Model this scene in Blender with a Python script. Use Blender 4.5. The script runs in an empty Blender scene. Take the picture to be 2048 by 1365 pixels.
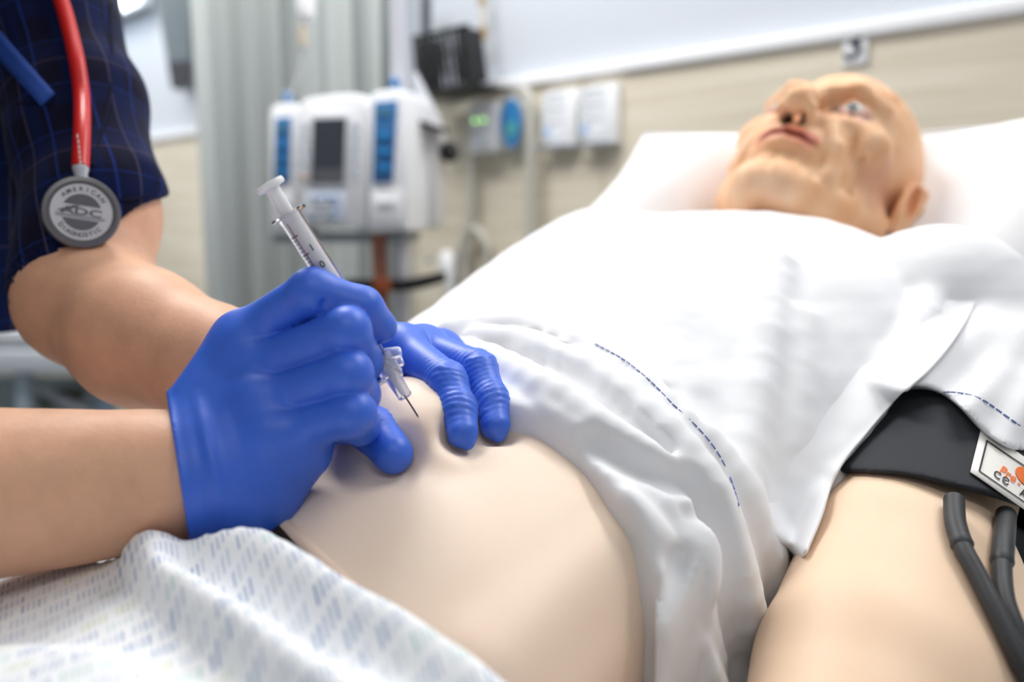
import bpy, bmesh, math, random
import numpy as np
from mathutils import Vector, Matrix

random.seed(7); np.random.seed(7)
scene = bpy.context.scene
COL = scene.collection

# ------------------------------------------------------------------ camera
W, H, LENS = 2048, 1365, 30.0
FPX = LENS / 36.0 * W
CAM = np.array([0.0, 0.0, 1.2])
PITCH = math.radians(8.4)
cam = bpy.data.cameras.new('camera'); cam.lens = LENS; cam.sensor_width = 36.0; cam.sensor_fit = 'HORIZONTAL'
cam.clip_start = 0.02; cam.clip_end = 60
cam.dof.use_dof = True; cam.dof.focus_distance = 0.432; cam.dof.aperture_fstop = 3.7
camo = bpy.data.objects.new('camera', cam); COL.objects.link(camo)
camo.location = CAM; camo.rotation_euler = (math.pi/2 - PITCH, 0, 0)
scene.camera = camo

# ------------------------------------------------------------------ world, lamps, exposure
wd = bpy.data.worlds.new('ward'); scene.world = wd; wd.use_nodes = True
bg = wd.node_tree.nodes['Background']; bg.inputs[0].default_value = (0.93, 0.96, 1.0, 1); bg.inputs[1].default_value = 0.29
scene.view_settings.view_transform = 'Standard'; scene.view_settings.look = 'None'
scene.view_settings.gamma = 1; scene.view_settings.use_curve_mapping = False
scene.view_settings.exposure = 0.12

def area(name, loc, target, sx, sy, power, col=(1, .98, .95)):
    l = bpy.data.lights.new(name, 'AREA'); l.shape = 'RECTANGLE'; l.size = sx; l.size_y = sy; l.energy = power; l.color = col
    o = bpy.data.objects.new(name, l); COL.objects.link(o); o.location = loc
    o.rotation_euler = (Vector(target) - Vector(loc)).to_track_quat('-Z', 'Y').to_euler()
    return o
area('ceiling_lamp', (0.95, 1.0, 2.62), (0.6, 0.7, 0), 1.2, 0.6, 34)
area('ceiling_lamp', (-0.6, 1.5, 2.62), (-0.5, 1.6, 0), 1.2, 0.6, 36)
area('ceiling_lamp', (0.3, -0.9, 2.62), (0.3, -0.9, 0), 1.2, 0.6, 8)
area('ceiling_lamp', (-2.0, 3.0, 2.62), (-2.0, 3.0, 0), 1.2, 0.6, 28)

# ------------------------------------------------------------------ pixel -> point, rays
cp, sp = math.cos(PITCH), math.sin(PITCH)
def raydir(u, v):
    x = (u - 1024.0) / FPX; w = (682.5 - v) / FPX
    return np.array([x, cp + w*sp, -sp + w*cp])
def at(u, v, d):
    return CAM + d * raydir(u, v)
def march(f, u, v, off=0.0, d0=0.2, d1=1.6):
    dr = raydir(u, v); ds = np.linspace(d0, d1, 700)
    P = CAM[None] + ds[:, None] * dr[None]
    val = f(P) - off
    idx = np.where((val[1:] < 0) & (val[:-1] >= 0))[0]
    if len(idx) == 0:
        i = int(np.argmin(np.abs(val))); return P[i]
    i = idx[0]; a, b = ds[i], ds[i+1]
    for _ in range(14):
        m = .5*(a+b)
        if f((CAM + m*dr)[None])[0] - off < 0: b = m
        else: a = m
    return CAM + .5*(a+b)*dr

# ------------------------------------------------------------------ distance-field modelling
def smin(a, b, k):
    h = np.clip(.5 + .5*(b-a)/k, 0, 1)
    return b + (a-b)*h - k*h*(1-h)
def smax(a, b, k): return -smin(-a, -b, k)
def cap(P, a, b, ra, rb):
    a = np.asarray(a, float); b = np.asarray(b, float); ba = b-a
    t = np.clip(((P-a) @ ba) / max(ba @ ba, 1e-12), 0, 1)
    return np.linalg.norm(P - a - t[:, None]*ba, axis=1) - (ra + (rb-ra)*t)
def chain(P, pts, rr, k=0.003):
    d = None
    for i in range(len(pts)-1):
        c = cap(P, pts[i], pts[i+1], rr[i], rr[i+1])
        d = c if d is None else smin(d, c, k)
    return d
def chainb(P, pts, rr, k=.002, far=.04):
    """chain evaluated only near its own bounding box"""
    A = np.asarray(pts); m = ((P > A.min(0)-far) & (P < A.max(0)+far)).all(1); out = np.full(len(P), far)
    if m.any(): out[m] = chain(P[m], pts, rr, k)
    return out
def ell(P, c, r, M=None):
    q = P - np.asarray(c)
    if M is not None: q = q @ np.asarray(M)
    r = np.asarray(r, float)
    k0 = np.linalg.norm(q/r, axis=1); k1 = np.linalg.norm(q/(r*r), axis=1)
    return k0*(k0-1)/np.maximum(k1, 1e-9)
def catmull(pts, n=6):
    pts = [np.asarray(p, float) for p in pts]; out = []
    for i in range(len(pts)-1):
        p0 = pts[max(i-1, 0)]; p1 = pts[i]; p2 = pts[i+1]; p3 = pts[min(i+2, len(pts)-1)]
        for j in range(n):
            t = j/n
            out.append(.5*((2*p1)+(-p0+p2)*t+(2*p0-5*p1+4*p2-p3)*t*t+(-p0+3*p1-3*p2+p3)*t**3))
    out.append(pts[-1]); return out
def wob(P, f, seed=0):
    r = np.random.RandomState(seed); s = 0
    for i in range(5):
        k = r.normal(size=3); k *= f*(0.6+.9*r.rand())/np.linalg.norm(k)
        s = s + np.sin(P @ k * 2*math.pi + r.rand()*6.28)
    return s/5

RS = 1.0
def surface(f, lo, hi, h, B=6, safety=1.7):
    h = h*RS
    lo = np.asarray(lo, float); hi = np.asarray(hi, float)
    nb = np.ceil((hi-lo)/h/B).astype(int) + 1
    n = nb*B
    bi = np.stack(np.meshgrid(*[np.arange(k) for k in nb], indexing='ij'), -1).reshape(-1, 3)
    bc = lo + (bi*B + (B-1)/2)*h
    dc = f(bc)
    act = np.abs(dc) < .5*math.sqrt(3)*B*h*safety
    D = np.where(dc > 0, 1.0, -1.0).astype(np.float32).reshape(nb)
    D = np.repeat(np.repeat(np.repeat(D, B, 0), B, 1), B, 2)
    loc = np.stack(np.meshgrid(*[np.arange(B)]*3, indexing='ij'), -1).reshape(-1, 3)
    ab = bi[act]
    for c in range(0, len(ab), 1500):
        I = (ab[c:c+1500, None, :]*B + loc[None]).reshape(-1, 3)
        D[I[:, 0], I[:, 1], I[:, 2]] = f(lo + I*h)
    S = D < 0
    cnt = np.zeros(tuple(n-1), np.uint8)
    for dx in (0, 1):
        for dy in (0, 1):
            for dz in (0, 1):
                cnt += S[dx:n[0]-1+dx, dy:n[1]-1+dy, dz:n[2]-1+dz]
    C = np.argwhere((cnt > 0) & (cnt < 8))
    idx = -np.ones(tuple(n-1), np.int32); idx[C[:, 0], C[:, 1], C[:, 2]] = np.arange(len(C))
    corners = np.array([[i, j, k] for i in (0, 1) for j in (0, 1) for k in (0, 1)])
    acc = np.zeros((len(C), 3)); num = np.zeros(len(C))
    for a in range(8):
        for b in range(a+1, 8):
            if np.abs(corners[a]-corners[b]).sum() != 1: continue
            A = C+corners[a]; Bq = C+corners[b]
            va = D[A[:, 0], A[:, 1], A[:, 2]]; vb = D[Bq[:, 0], Bq[:, 1], Bq[:, 2]]
            m = (va < 0) != (vb < 0)
            t = np.where(m, va/np.where(m, va-vb, 1), 0)
            p = corners[a][None] + t[:, None]*(corners[b]-corners[a])[None]
            acc += np.where(m[:, None], p, 0); num += m
    V = lo + (C + acc/np.maximum(num, 1)[:, None])*h
    F = []
    for ax in range(3):
        u, w = (ax+1) % 3, (ax+2) % 3
        s0 = [slice(0, n[0]-1), slice(0, n[1]-1), slice(0, n[2]-1)]
        s1 = list(s0); s0[ax] = slice(0, n[ax]-1); s1[ax] = slice(1, n[ax])
        a, b = S[tuple(s0)], S[tuple(s1)]
        E = np.argwhere(a != b)
        E = E[(E[:, u] > 0) & (E[:, w] > 0)]
        ins = a[E[:, 0], E[:, 1], E[:, 2]]
        eu = np.zeros(3, int); eu[u] = 1; ew = np.zeros(3, int); ew[w] = 1
        g = lambda X: idx[X[:, 0], X[:, 1], X[:, 2]]
        q = np.stack([g(E-eu-ew), g(E-ew), g(E), g(E-eu)], 1)
        q[~ins] = q[~ins][:, ::-1]
        F.append(q)
    F = np.concatenate(F); F = F[(F >= 0).all(1)]
    # two relaxation passes take the lattice marks off
    for _ in range(2):
        sm = np.zeros_like(V); ct = np.zeros(len(V))
        for a, b in ((0, 1), (1, 2), (2, 3), (3, 0)):
            for p, q in ((a, b), (b, a)):
                ct += np.bincount(F[:, p], minlength=len(V))
                for c in range(3): sm[:, c] += np.bincount(F[:, p], weights=V[F[:, q], c], minlength=len(V))
        V = V*.5 + .5*sm/np.maximum(ct, 1)[:, None]
    return V, F
def largest_island(V, F):
    lab = np.arange(len(V))
    while True:
        m = lab[F].min(1); new = lab.copy()
        for c in range(4): np.minimum.at(new, F[:, c], m)
        new = new[new]
        if (new == lab).all(): break
        lab = new
    ids, ct = np.unique(lab, return_counts=True); keep = lab == ids[np.argmax(ct)]
    mp = np.cumsum(keep)-1
    return V[keep], mp[F[keep[F].all(1)]]

# ------------------------------------------------------------------ objects
def tag(o, label=None, cat=None, group=None, kind=None):
    if label: o['label'] = label
    if cat: o['category'] = cat
    if group: o['group'] = group
    if kind: o['kind'] = kind
    return o
def thing(name, label, cat, loc, group=None):
    o = bpy.data.objects.new(name, None); COL.objects.link(o); o.location = tuple(loc); o.empty_display_size = .02
    return tag(o, label, cat, group)
def origin(p):
    o = np.zeros(3)
    while p is not None: o += np.array(p.location); p = p.parent
    return o
def mesh_obj(name, V, F, mat, parent=None, smooth=True, uv=None, col=None, base=None, sharp=None):
    V = np.asarray(V, float)
    off = origin(parent) + (np.asarray(base, float) if base is not None else 0)
    me = bpy.data.meshes.new(name)
    me.from_pydata((V-off).tolist(), [], F.tolist() if isinstance(F, np.ndarray) else F)
    if mat: me.materials.append(mat)
    if smooth: me.polygons.foreach_set('use_smooth', [True]*len(me.polygons))
    if uv is not None:
        ul = me.uv_layers.new(name='UVMap'); li = np.zeros(len(me.loops), int); me.loops.foreach_get('vertex_index', li)
        ul.data.foreach_set('uv', np.asarray(uv)[li].astype(np.float32).ravel())
    if col is not None:
        ca = me.color_attributes.new('tint', 'FLOAT_COLOR', 'POINT')
        ca.data.foreach_set('color', np.concatenate([col, np.ones((len(col), 1))], 1).astype(np.float32).ravel())
    me.update()
    o = bpy.data.objects.new(name, me); COL.objects.link(o)
    if parent is not None: o.parent = parent
    if base is not None: o.location = tuple(np.asarray(base, float))
    if sharp:
        me.set_sharp_from_angle(angle=math.radians(sharp))
    return o

def bm_obj(name, bm, mat, parent=None, smooth=True, sharp=40):
    me = bpy.data.meshes.new(name); bm.normal_update()
    off = origin(parent)
    for v in bm.verts: v.co -= Vector(off)
    bm.to_mesh(me); bm.free()
    if mat: me.materials.append(mat)
    if smooth:
        me.polygons.foreach_set('use_smooth', [True]*len(me.polygons)); me.set_sharp_from_angle(angle=math.radians(sharp))
    o = bpy.data.objects.new(name, me); COL.objects.link(o)
    if parent is not None: o.parent = parent
    return o
class Frame:
    """origin plus axes; x right, y away, z up. hit(u,v) = local x,z where the pixel ray meets the y=0 plane"""
    def __init__(s, o, yaw):
        s.o = np.asarray(o, float); c, n = math.cos(yaw), math.sin(yaw)
        s.R = np.array([[c, -n, 0], [n, c, 0], [0, 0, 1.0]])     # columns = axes
    def w(s, p): return s.o + s.R @ np.asarray(p, float)
    def hit(s, u, v, y=0.0):
        nrm = s.R[:, 1]; d = raydir(u, v); o = s.w((0, y, 0))
        t = ((o-CAM) @ nrm)/(d @ nrm); p = s.R.T @ (CAM + t*d - s.o); return p[0], p[2]
    def mat(s): return Matrix(((s.R[0, 0], s.R[0, 1], 0, s.o[0]), (s.R[1, 0], s.R[1, 1], 0, s.o[1]), (0, 0, 1, s.o[2]), (0, 0, 0, 1)))
def add_box(bm, fr, x0, x1, y0, y1, z0, z1, bev=0.0, seg=2):
    r = bmesh.ops.create_cube(bm, size=1.0); vs = r['verts']
    for v in vs:
        p = Vector(((x0+x1)/2 + v.co.x*(x1-x0), (y0+y1)/2 + v.co.y*(y1-y0), (z0+z1)/2 + v.co.z*(z1-z0))); v.co = p
    if bev > 0:
        es = list({e for v in vs for e in v.link_edges})
        r2 = bmesh.ops.bevel(bm, geom=es, offset=bev, segments=seg, profile=.5, affect='EDGES')
        vs = list({v for f in r2['faces'] for v in f.verts} | {v for v in vs if v.is_valid})
    if fr is not None:
        M = fr.mat()
        for v in vs: v.co = M @ v.co
    return vs
def box(name, fr, x0, x1, y0, y1, z0, z1, mat, parent=None, bev=0.0, seg=2):
    bm = bmesh.new(); add_box(bm, fr, x0, x1, y0, y1, z0, z1, bev, seg)
    return bm_obj(name, bm, mat, parent, smooth=bev > 0)
def tube_geo(pts, rad, n=12, caps=True):
    pts = [np.asarray(p, float) for p in pts]; V = []; F = []
    rad = rad if hasattr(rad, '__len__') else [rad]*len(pts)
    prev = None
    for i, p in enumerate(pts):
        t = pts[min(i+1, len(pts)-1)] - pts[max(i-1, 0)]; t /= max(np.linalg.norm(t), 1e-9)
        if prev is None:
            a = np.array([0, 0, 1.0]) if abs(t[2]) < .9 else np.array([1.0, 0, 0])
            nrm = np.cross(t, a)
        else: nrm = prev - t*(prev @ t)
        nrm /= np.linalg.norm(nrm); prev = nrm; b = np.cross(t, nrm)
        for j in range(n):
            an = 2*math.pi*j/n; V.append(p + rad[i]*(math.cos(an)*nrm + math.sin(an)*b))
    for i in range(len(pts)-1):
        for j in range(n):
            k = (j+1) % n; F.append([i*n+j, i*n+k, (i+1)*n+k, (i+1)*n+j])
    if caps:
        F.append(list(range(n))[::-1]); F.append([(len(pts)-1)*n+j for j in range(n)])
    return V, F
def tube(name, pts, rad, mat, parent=None, n=12):
    V, F = tube_geo(pts, rad, n); return mesh_obj(name, V, F, mat, parent, sharp=50)
def lathe(name, prof, o, axis, mat, parent=None, n=32, sharp=35):
    """prof = [(radius, distance along axis)...]"""
    axis = np.asarray(axis, float)/np.linalg.norm(axis); o = np.asarray(o, float)
    pts = [o + axis*h for _, h in prof]; a = np.array([0, 0, 1.0]) if abs(axis[2]) < .9 else np.array([1.0, 0, 0])
    e1 = np.cross(axis, a); e1 /= np.linalg.norm(e1); e2 = np.cross(axis, e1)
    V = []; F = []
    for p, (r, _) in zip(pts, prof):
        for j in range(n):
            an = 2*math.pi*j/n; V.append(p + max(r, 1e-5)*(math.cos(an)*e1 + math.sin(an)*e2))
    for i in range(len(prof)-1):
        for j in range(n):
            k = (j+1) % n; F.append([i*n+j, i*n+k, (i+1)*n+k, (i+1)*n+j])
    F.append(list(range(n))[::-1]); F.append([(len(prof)-1)*n+j for j in range(n)])
    return mesh_obj(name, V, F, mat, parent, sharp=sharp)
def text_mesh(s, size=1.0, bold=False, shear=0.0):
    cu = bpy.data.curves.new('t', 'FONT'); cu.body = s; cu.size = size; cu.shear = shear; cu.align_x = 'CENTER'; cu.align_y = 'CENTER'
    if bold: cu.offset = 0.02*size
    cu.resolution_u = 3
    o = bpy.data.objects.new('t', cu); COL.objects.link(o); bpy.context.view_layer.update()
    me = bpy.data.meshes.new_from_object(o.evaluated_get(bpy.context.evaluated_depsgraph_get()))
    V = np.array([v.co[:] for v in me.vertices]).reshape(-1, 3); F = [list(p.vertices) for p in me.polygons]
    bpy.data.objects.remove(o); bpy.data.curves.remove(cu); bpy.data.meshes.remove(me)
    return V, F

# ------------------------------------------------------------------ materials
def srgb(r, g, b):
    f = lambda c: (c/255/12.92) if c/255 <= .04045 else ((c/255+.055)/1.055)**2.4
    return (f(r), f(g), f(b), 1)
def mat(name, rgb, rough=.5, metal=0.0, spec=.5, sss=0.0, sssr=(1, .4, .25), bump=0.0, bscale=300, var=0.0, vscale=20, trans=0.0, ior=1.45,
        emit=0.0, tint=False, sheen=0.0, coat=0.0, alpha=1.0, sscale=.004, var2=None):
    m = bpy.data.materials.new(name); m.use_nodes = True; nt = m.node_tree; N = nt.nodes; L = nt.links
    b = N['Principled BSDF']; c = srgb(*rgb) if len(rgb) == 3 else rgb
    b.inputs['Base Color'].default_value = c; b.inputs['Roughness'].default_value = rough; b.inputs['Metallic'].default_value = metal
    b.inputs['Specular IOR Level'].default_value = spec; b.inputs['IOR'].default_value = ior
    if trans: b.inputs['Transmission Weight'].default_value = trans
    if sss:
        b.inputs['Subsurface Weight'].default_value = sss; b.inputs['Subsurface Radius'].default_value = sssr; b.inputs['Subsurface Scale'].default_value = sscale
    if sheen: b.inputs['Sheen Weight'].default_value = sheen
    if coat: b.inputs['Coat Weight'].default_value = coat
    if alpha < 1: b.inputs['Alpha'].default_value = alpha
    if emit:
        b.inputs['Emission Color'].default_value = c; b.inputs['Emission Strength'].default_value = emit
    tc = N.new('ShaderNodeTexCoord'); src = None
    if tint:
        at_ = N.new('ShaderNodeAttribute'); at_.attribute_name = 'tint'; src = at_.outputs['Color']
    if var:
        nz = N.new('ShaderNodeTexNoise'); nz.inputs['Scale'].default_value = vscale; nz.inputs['Detail'].default_value = 6; nz.inputs['Roughness'].default_value = .6
        L.new(tc.outputs['Object'], nz.inputs['Vector'])
        mx = N.new('ShaderNodeMix'); mx.data_type = 'RGBA'
        rp = N.new('ShaderNodeMapRange'); rp.inputs['From Min'].default_value = .35; rp.inputs['From Max'].default_value = .68
        L.new(nz.outputs['Fac'], rp.inputs['Value']); L.new(rp.outputs['Result'], mx.inputs['Factor'])
        c2 = srgb(*var2) if var2 else tuple(x*(1-var) for x in c[:3])+(1,)
        if src is not None:
            L.new(src, mx.inputs['A']); mu = N.new('ShaderNodeMix'); mu.data_type = 'RGBA'; mu.blend_type = 'MULTIPLY'; mu.inputs['Factor'].default_value = 1
            L.new(src, mu.inputs['A']); mu.inputs['B'].default_value = (1-var*.4, 1-var, 1-var*1.3, 1); L.new(mu.outputs['Result'], mx.inputs['B'])
        else:
            mx.inputs['A'].default_value = c; mx.inputs['B'].default_value = c2
        src = mx.outputs['Result']
    if src is not None: L.new(src, b.inputs['Base Color'])
    if bump:
        nz = N.new('ShaderNodeTexNoise'); nz.inputs['Scale'].default_value = bscale; nz.inputs['Detail'].default_value = 3
        L.new(tc.outputs['Object'], nz.inputs['Vector'])
        bp = N.new('ShaderNodeBump'); bp.inputs['Strength'].default_value = bump; bp.inputs['Distance'].default_value = .002
        L.new(nz.outputs['Fac'], bp.inputs['Height']); L.new(bp.outputs['Normal'], b.inputs['Normal'])
    return m
def nodes(m): return m.node_tree.nodes, m.node_tree.links, m.node_tree.nodes['Principled BSDF']
def math_n(N, L, op, a, b=None):
    n = N.new('ShaderNodeMath'); n.operation = op
    for i, x in enumerate((a, b)):
        if x is None: continue
        if isinstance(x, (int, float)): n.inputs[i].default_value = x
        else: L.new(x, n.inputs[i])
    return n.outputs[0]

M = {}
M['glove'] = mat('nitrile_glove', (52, 106, 222), rough=.46, spec=.75, bump=.05, bscale=160, var=.12, vscale=35, sss=.1, sssr=(.1, .2, 1), sscale=.002)
M['skin_body'] = mat('manikin_skin', (236, 208, 184), rough=.5, spec=.35, tint=True, var=.03, vscale=9, bump=.05, bscale=700, sss=.25, sscale=.006)
M['nurse_skin'] = mat('nurse_skin', (224, 174, 143), rough=.5, spec=.35, var=.14, vscale=55, bump=.10, bscale=420, sss=.2, sscale=.006)
M['cotton'] = mat('white_cotton', (232, 233, 236), rough=.85, spec=.1, bump=.06, bscale=120, sheen=.1)
M['pillow'] = mat('pillow_cotton', (234, 234, 236), rough=.9, spec=.1, bump=.05, bscale=60)
M['sheet'] = mat('bed_sheet', (222, 226, 232), rough=.9, spec=.1, bump=.05, bscale=90)
M['thread'] = mat('blue_thread', (92, 112, 172), rough=.8)
M['black_nylon'] = mat('black_nylon', (43, 45, 50), rough=.72, spec=.3, bump=.10, bscale=900)
M['rubber'] = mat('black_rubber', (52, 53, 56), rough=.5, spec=.4, var=.2, vscale=40)
M['label_white'] = mat('woven_label', (236, 234, 228), rough=.8, bump=.1, bscale=900)
M['ink'] = mat('dark_ink', (38, 38, 52), rough=.7)
M['orange'] = mat('orange_ink', (240, 120, 50), rough=.7)
M['clear'] = mat('clear_plastic', (250, 250, 252), rough=.04, trans=1.0, ior=1.42, spec=.5)
M['frosted'] = mat('frosted_plastic', (244, 244, 248), rough=.12, trans=.78, ior=1.3, spec=.6)
M['white_plastic'] = mat('white_plastic', (238, 239, 242), rough=.35, spec=.5, sss=.1)
M['steel'] = mat('steel', (190, 195, 200), rough=.25, metal=1.0)
M['needle'] = mat('needle_steel', (90, 90, 95), rough=.3, metal=1.0)
M['black'] = mat('black_plastic', (28, 28, 30), rough=.5)
M['wall_white'] = mat('wall_paint', (200, 206, 215), rough=.8, spec=.1, bump=.02, bscale=60)
M['trim_white'] = mat('trim_paint', (240, 242, 246), rough=.6, spec=.2)
M['ceiling'] = mat('ceiling_tile', (228, 230, 232), rough=.9, spec=.05)
M['floor'] = mat('vinyl_floor', (150, 158, 160), rough=.4, var=.1, vscale=4)
M['red'] = mat('red_tubing', (205, 30, 24), rough=.35, spec=.5, var=.12, vscale=30)
M['pewter'] = mat('pewter', (122, 122, 124), rough=.38, metal=.75)
M['silver'] = mat('satin_silver', (196, 198, 203), rough=.4, metal=.45)
M['pump_white'] = mat('pump_casing', (240, 242, 246), rough=.45)
M['pump_grey'] = mat('pump_side', (214, 212, 213), rough=.5)
M['pump_blue'] = mat('pump_panel_blue', (60, 118, 176), rough=.4, var=.25, vscale=14)
M['pump_light_blue'] = mat('pump_button_blue', (176, 200, 232), rough=.5)
M['lcd'] = mat('lcd_screen', (62, 66, 76), rough=.25, spec=.6)
M['lcd_pale'] = mat('lcd_panel', (150, 152, 158), rough=.3)
M['grey_plastic'] = mat('grey_plastic', (150, 156, 164), rough=.45)
M['wall_device'] = mat('device_white', (234, 236, 240), rough=.45)
M['green_led'] = mat('green_led', (150, 225, 110), rough=.3, emit=3.2)
M['lamp_glow'] = mat('lamp_diffuser', (235, 246, 255), rough=.4, emit=7.0)
M['blue_sign'] = mat('blue_sign', (52, 134, 200), rough=.4)
M['teal_sign'] = mat('teal_patch', (90, 176, 178), rough=.4)
M['hose'] = mat('pale_hose', (206, 204, 196), rough=.4, trans=.25)
M['card'] = mat('white_card', (238, 240, 244), rough=.6)
M['print_grey'] = mat('grey_print', (188, 192, 200), rough=.7)
M['strap'] = mat('russet_strap', (158, 104, 86), rough=.7, var=.3, vscale=12)
M['rust'] = mat('rust_clip', (142, 72, 36), rough=.6)
M['curtain'] = mat('curtain_cloth', (184, 190, 190), rough=.9, spec=.05, bump=.05, bscale=200)
M['dark_glass'] = mat('dark_screen', (74, 78, 84), rough=.35, spec=.6)
M['monitor_grey'] = mat('monitor_grey', (128, 136, 142), rough=.4)
M['bed_grey'] = mat('bed_frame_grey', (150, 162, 166), rough=.5, var=.2, vscale=6)
M['dark_gap'] = mat('gap_shade', (38, 22, 16), rough=.9)  # near-black brown, painted shade for the gap under the abdomen pad
M['cord'] = mat('cord_beige', (206, 196, 178), rough=.7)
M['brass'] = mat('brass', (182, 152, 100), rough=.4, metal=.7)
M['sclera'] = mat('eye_white', (214, 212, 204), rough=.25)
M['iris'] = mat('iris_grey', (92, 104, 106), rough=.2)
M['trouser'] = mat('navy_trousers', (24, 32, 66), rough=.85)
M['hair'] = mat('dark_hair', (40, 30, 24), rough=.6)

# wood laminate on the wall
m = mat('wood_laminate', (205, 196, 178), rough=.55, spec=.25); M['laminate'] = m
N, L, b = nodes(m); tc = N.new('ShaderNodeTexCoord'); mp = N.new('ShaderNodeMapping')
mp.inputs['Scale'].default_value = (1.2, 1.2, 26)
L.new(tc.outputs['Object'], mp.inputs['Vector']); nz = N.new('ShaderNodeTexNoise'); nz.inputs['Scale'].default_value = 2.2; nz.inputs['Detail'].default_value = 5
L.new(mp.outputs['Vector'], nz.inputs['Vector']); cr = N.new('ShaderNodeValToRGB'); L.new(nz.outputs['Fac'], cr.inputs['Fac'])
cr.color_ramp.elements[0].position = .3; cr.color_ramp.elements[0].color = srgb(212, 202, 182)
cr.color_ramp.elements[1].position = .7; cr.color_ramp.elements[1].color = srgb(232, 224, 208); L.new(cr.outputs['Color'], b.inputs['Base Color'])

# navy plaid scrub cloth: yarn lines over UV metres
m = mat('navy_plaid', (20, 28, 70), rough=.9, spec=.08, sheen=.05); M['plaid'] = m
N, L, b = nodes(m); uv = N.new('ShaderNodeUVMap'); sx = N.new('ShaderNodeSeparateXYZ'); L.new(uv.outputs['UV'], sx.inputs['Vector'])
def line(co, period, width, ph):
    f = math_n(N, L, 'FRACT', math_n(N, L, 'ADD', math_n(N, L, 'DIVIDE', co, period), ph))
    d = math_n(N, L, 'ABSOLUTE', math_n(N, L, 'SUBTRACT', f, .5))
    mr = N.new('ShaderNodeMapRange'); mr.interpolation_type = 'SMOOTHSTEP'; mr.inputs['From Min'].default_value = width; mr.inputs['From Max'].default_value = width*.35
    L.new(d, mr.inputs['Value']); return mr.outputs['Result']
U_, V_ = sx.outputs['X'], sx.outputs['Y']
def mixc(fac, a, c):
    n = N.new('ShaderNodeMix'); n.data_type = 'RGBA'
    if isinstance(fac, (int, float)): n.inputs['Factor'].default_value = fac
    else: L.new(fac, n.inputs['Factor'])
    for k, x in (('A', a), ('B', c)):
        if isinstance(x, tuple): n.inputs[k].default_value = x
        else: L.new(x, n.inputs[k])
    return n.outputs['Result']
base = mixc(line(U_, .034, .22, .1), srgb(15, 16, 40), srgb(13, 24, 62))
base = mixc(math_n(N, L, 'MULTIPLY', line(V_, .040, .25, .3), .6), base, srgb(13, 25, 66))
base = mixc(math_n(N, L, 'MULTIPLY', line(U_, .034, .035, .42), .75), base, srgb(26, 52, 122))
base = mixc(math_n(N, L, 'MULTIPLY', line(V_, .040, .03, .55), .4), base, srgb(26, 52, 122))
base = mixc(math_n(N, L, 'MULTIPLY', line(U_, .068, .012, .2), .6), base, srgb(84, 80, 104))
base = mixc(math_n(N, L, 'MULTIPLY', line(V_, .080, .010, .8), .3), base, srgb(110, 90, 110))
L.new(base, b.inputs['Base Color'])
M['trim_blue'] = mat('blue_trim', (30, 72, 156), rough=.8, var=.2, vscale=60)

# printed cotton: groups of short slanted strokes over UV metres
m = mat('printed_cotton', (240, 243, 246), rough=.88, spec=.1, bump=.04, bscale=150); M['print'] = m
N, L, b = nodes(m); uv = N.new('ShaderNodeUVMap'); sx = N.new('ShaderNodeSeparateXYZ'); L.new(uv.outputs['UV'], sx.inputs['Vector'])
U_, V_ = sx.outputs['X'], sx.outputs['Y']
ROW, STEP, GRP = .0102, .0020, 6
vr = math_n(N, L, 'DIVIDE', V_, ROW); row = math_n(N, L, 'FLOOR', vr); fv = math_n(N, L, 'FRACT', vr)
sh = math_n(N, L, 'ADD', U_, math_n(N, L, 'ADD', math_n(N, L, 'MULTIPLY', row, .0041), math_n(N, L, 'MULTIPLY', fv, .0007)))
ur = math_n(N, L, 'DIVIDE', sh, STEP); us = math_n(N, L, 'FLOOR', ur); fu = math_n(N, L, 'FRACT', ur)
gi = math_n(N, L, 'FLOOR', math_n(N, L, 'DIVIDE', us, GRP)); gp = math_n(N, L, 'MODULO', math_n(N, L, 'ADD', us, 6000), GRP)
m1 = math_n(N, L, 'MULTIPLY', math_n(N, L, 'GREATER_THAN', fv, .16), math_n(N, L, 'LESS_THAN', fv, .80))
m2 = math_n(N, L, 'LESS_THAN', fu, .42); m3 = math_n(N, L, 'GREATER_THAN', gp, .5)
msk = math_n(N, L, 'MULTIPLY', math_n(N, L, 'MULTIPLY', m1, m2), m3)
def wn(a, c):
    cx = N.new('ShaderNodeCombineXYZ'); L.new(a, cx.inputs[0]); L.new(c, cx.inputs[1])
    w = N.new('ShaderNodeTexWhiteNoise'); w.noise_dimensions = '3D'; L.new(cx.outputs[0], w.inputs['Vector']); return w.outputs['Value']
cr = N.new('ShaderNodeValToRGB'); L.new(wn(gi, row), cr.inputs['Fac']); cr.color_ramp.interpolation = 'CONSTANT'
cols = [(0, (150, 170, 205)), (.3, (176, 190, 214)), (.5, (168, 205, 196)), (.62, (198, 208, 222)), (.78, (120, 146, 190)), (.9, (206, 216, 178))]
e = cr.color_ramp.elements; e[0].position, e[0].color = 0, srgb(*cols[0][1]); e[1].position, e[1].color = cols[1][0], srgb(*cols[1][1])
for p, c in cols[2:]:
    x = e.new(p); x.color = srgb(*c)
fac = math_n(N, L, 'MULTIPLY', msk, math_n(N, L, 'ADD', .32, math_n(N, L, 'MULTIPLY', wn(us, row), .62)))
L.new(mixc(fac, srgb(241, 243, 246), cr.outputs['Color']), b.inputs['Base Color'])
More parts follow.
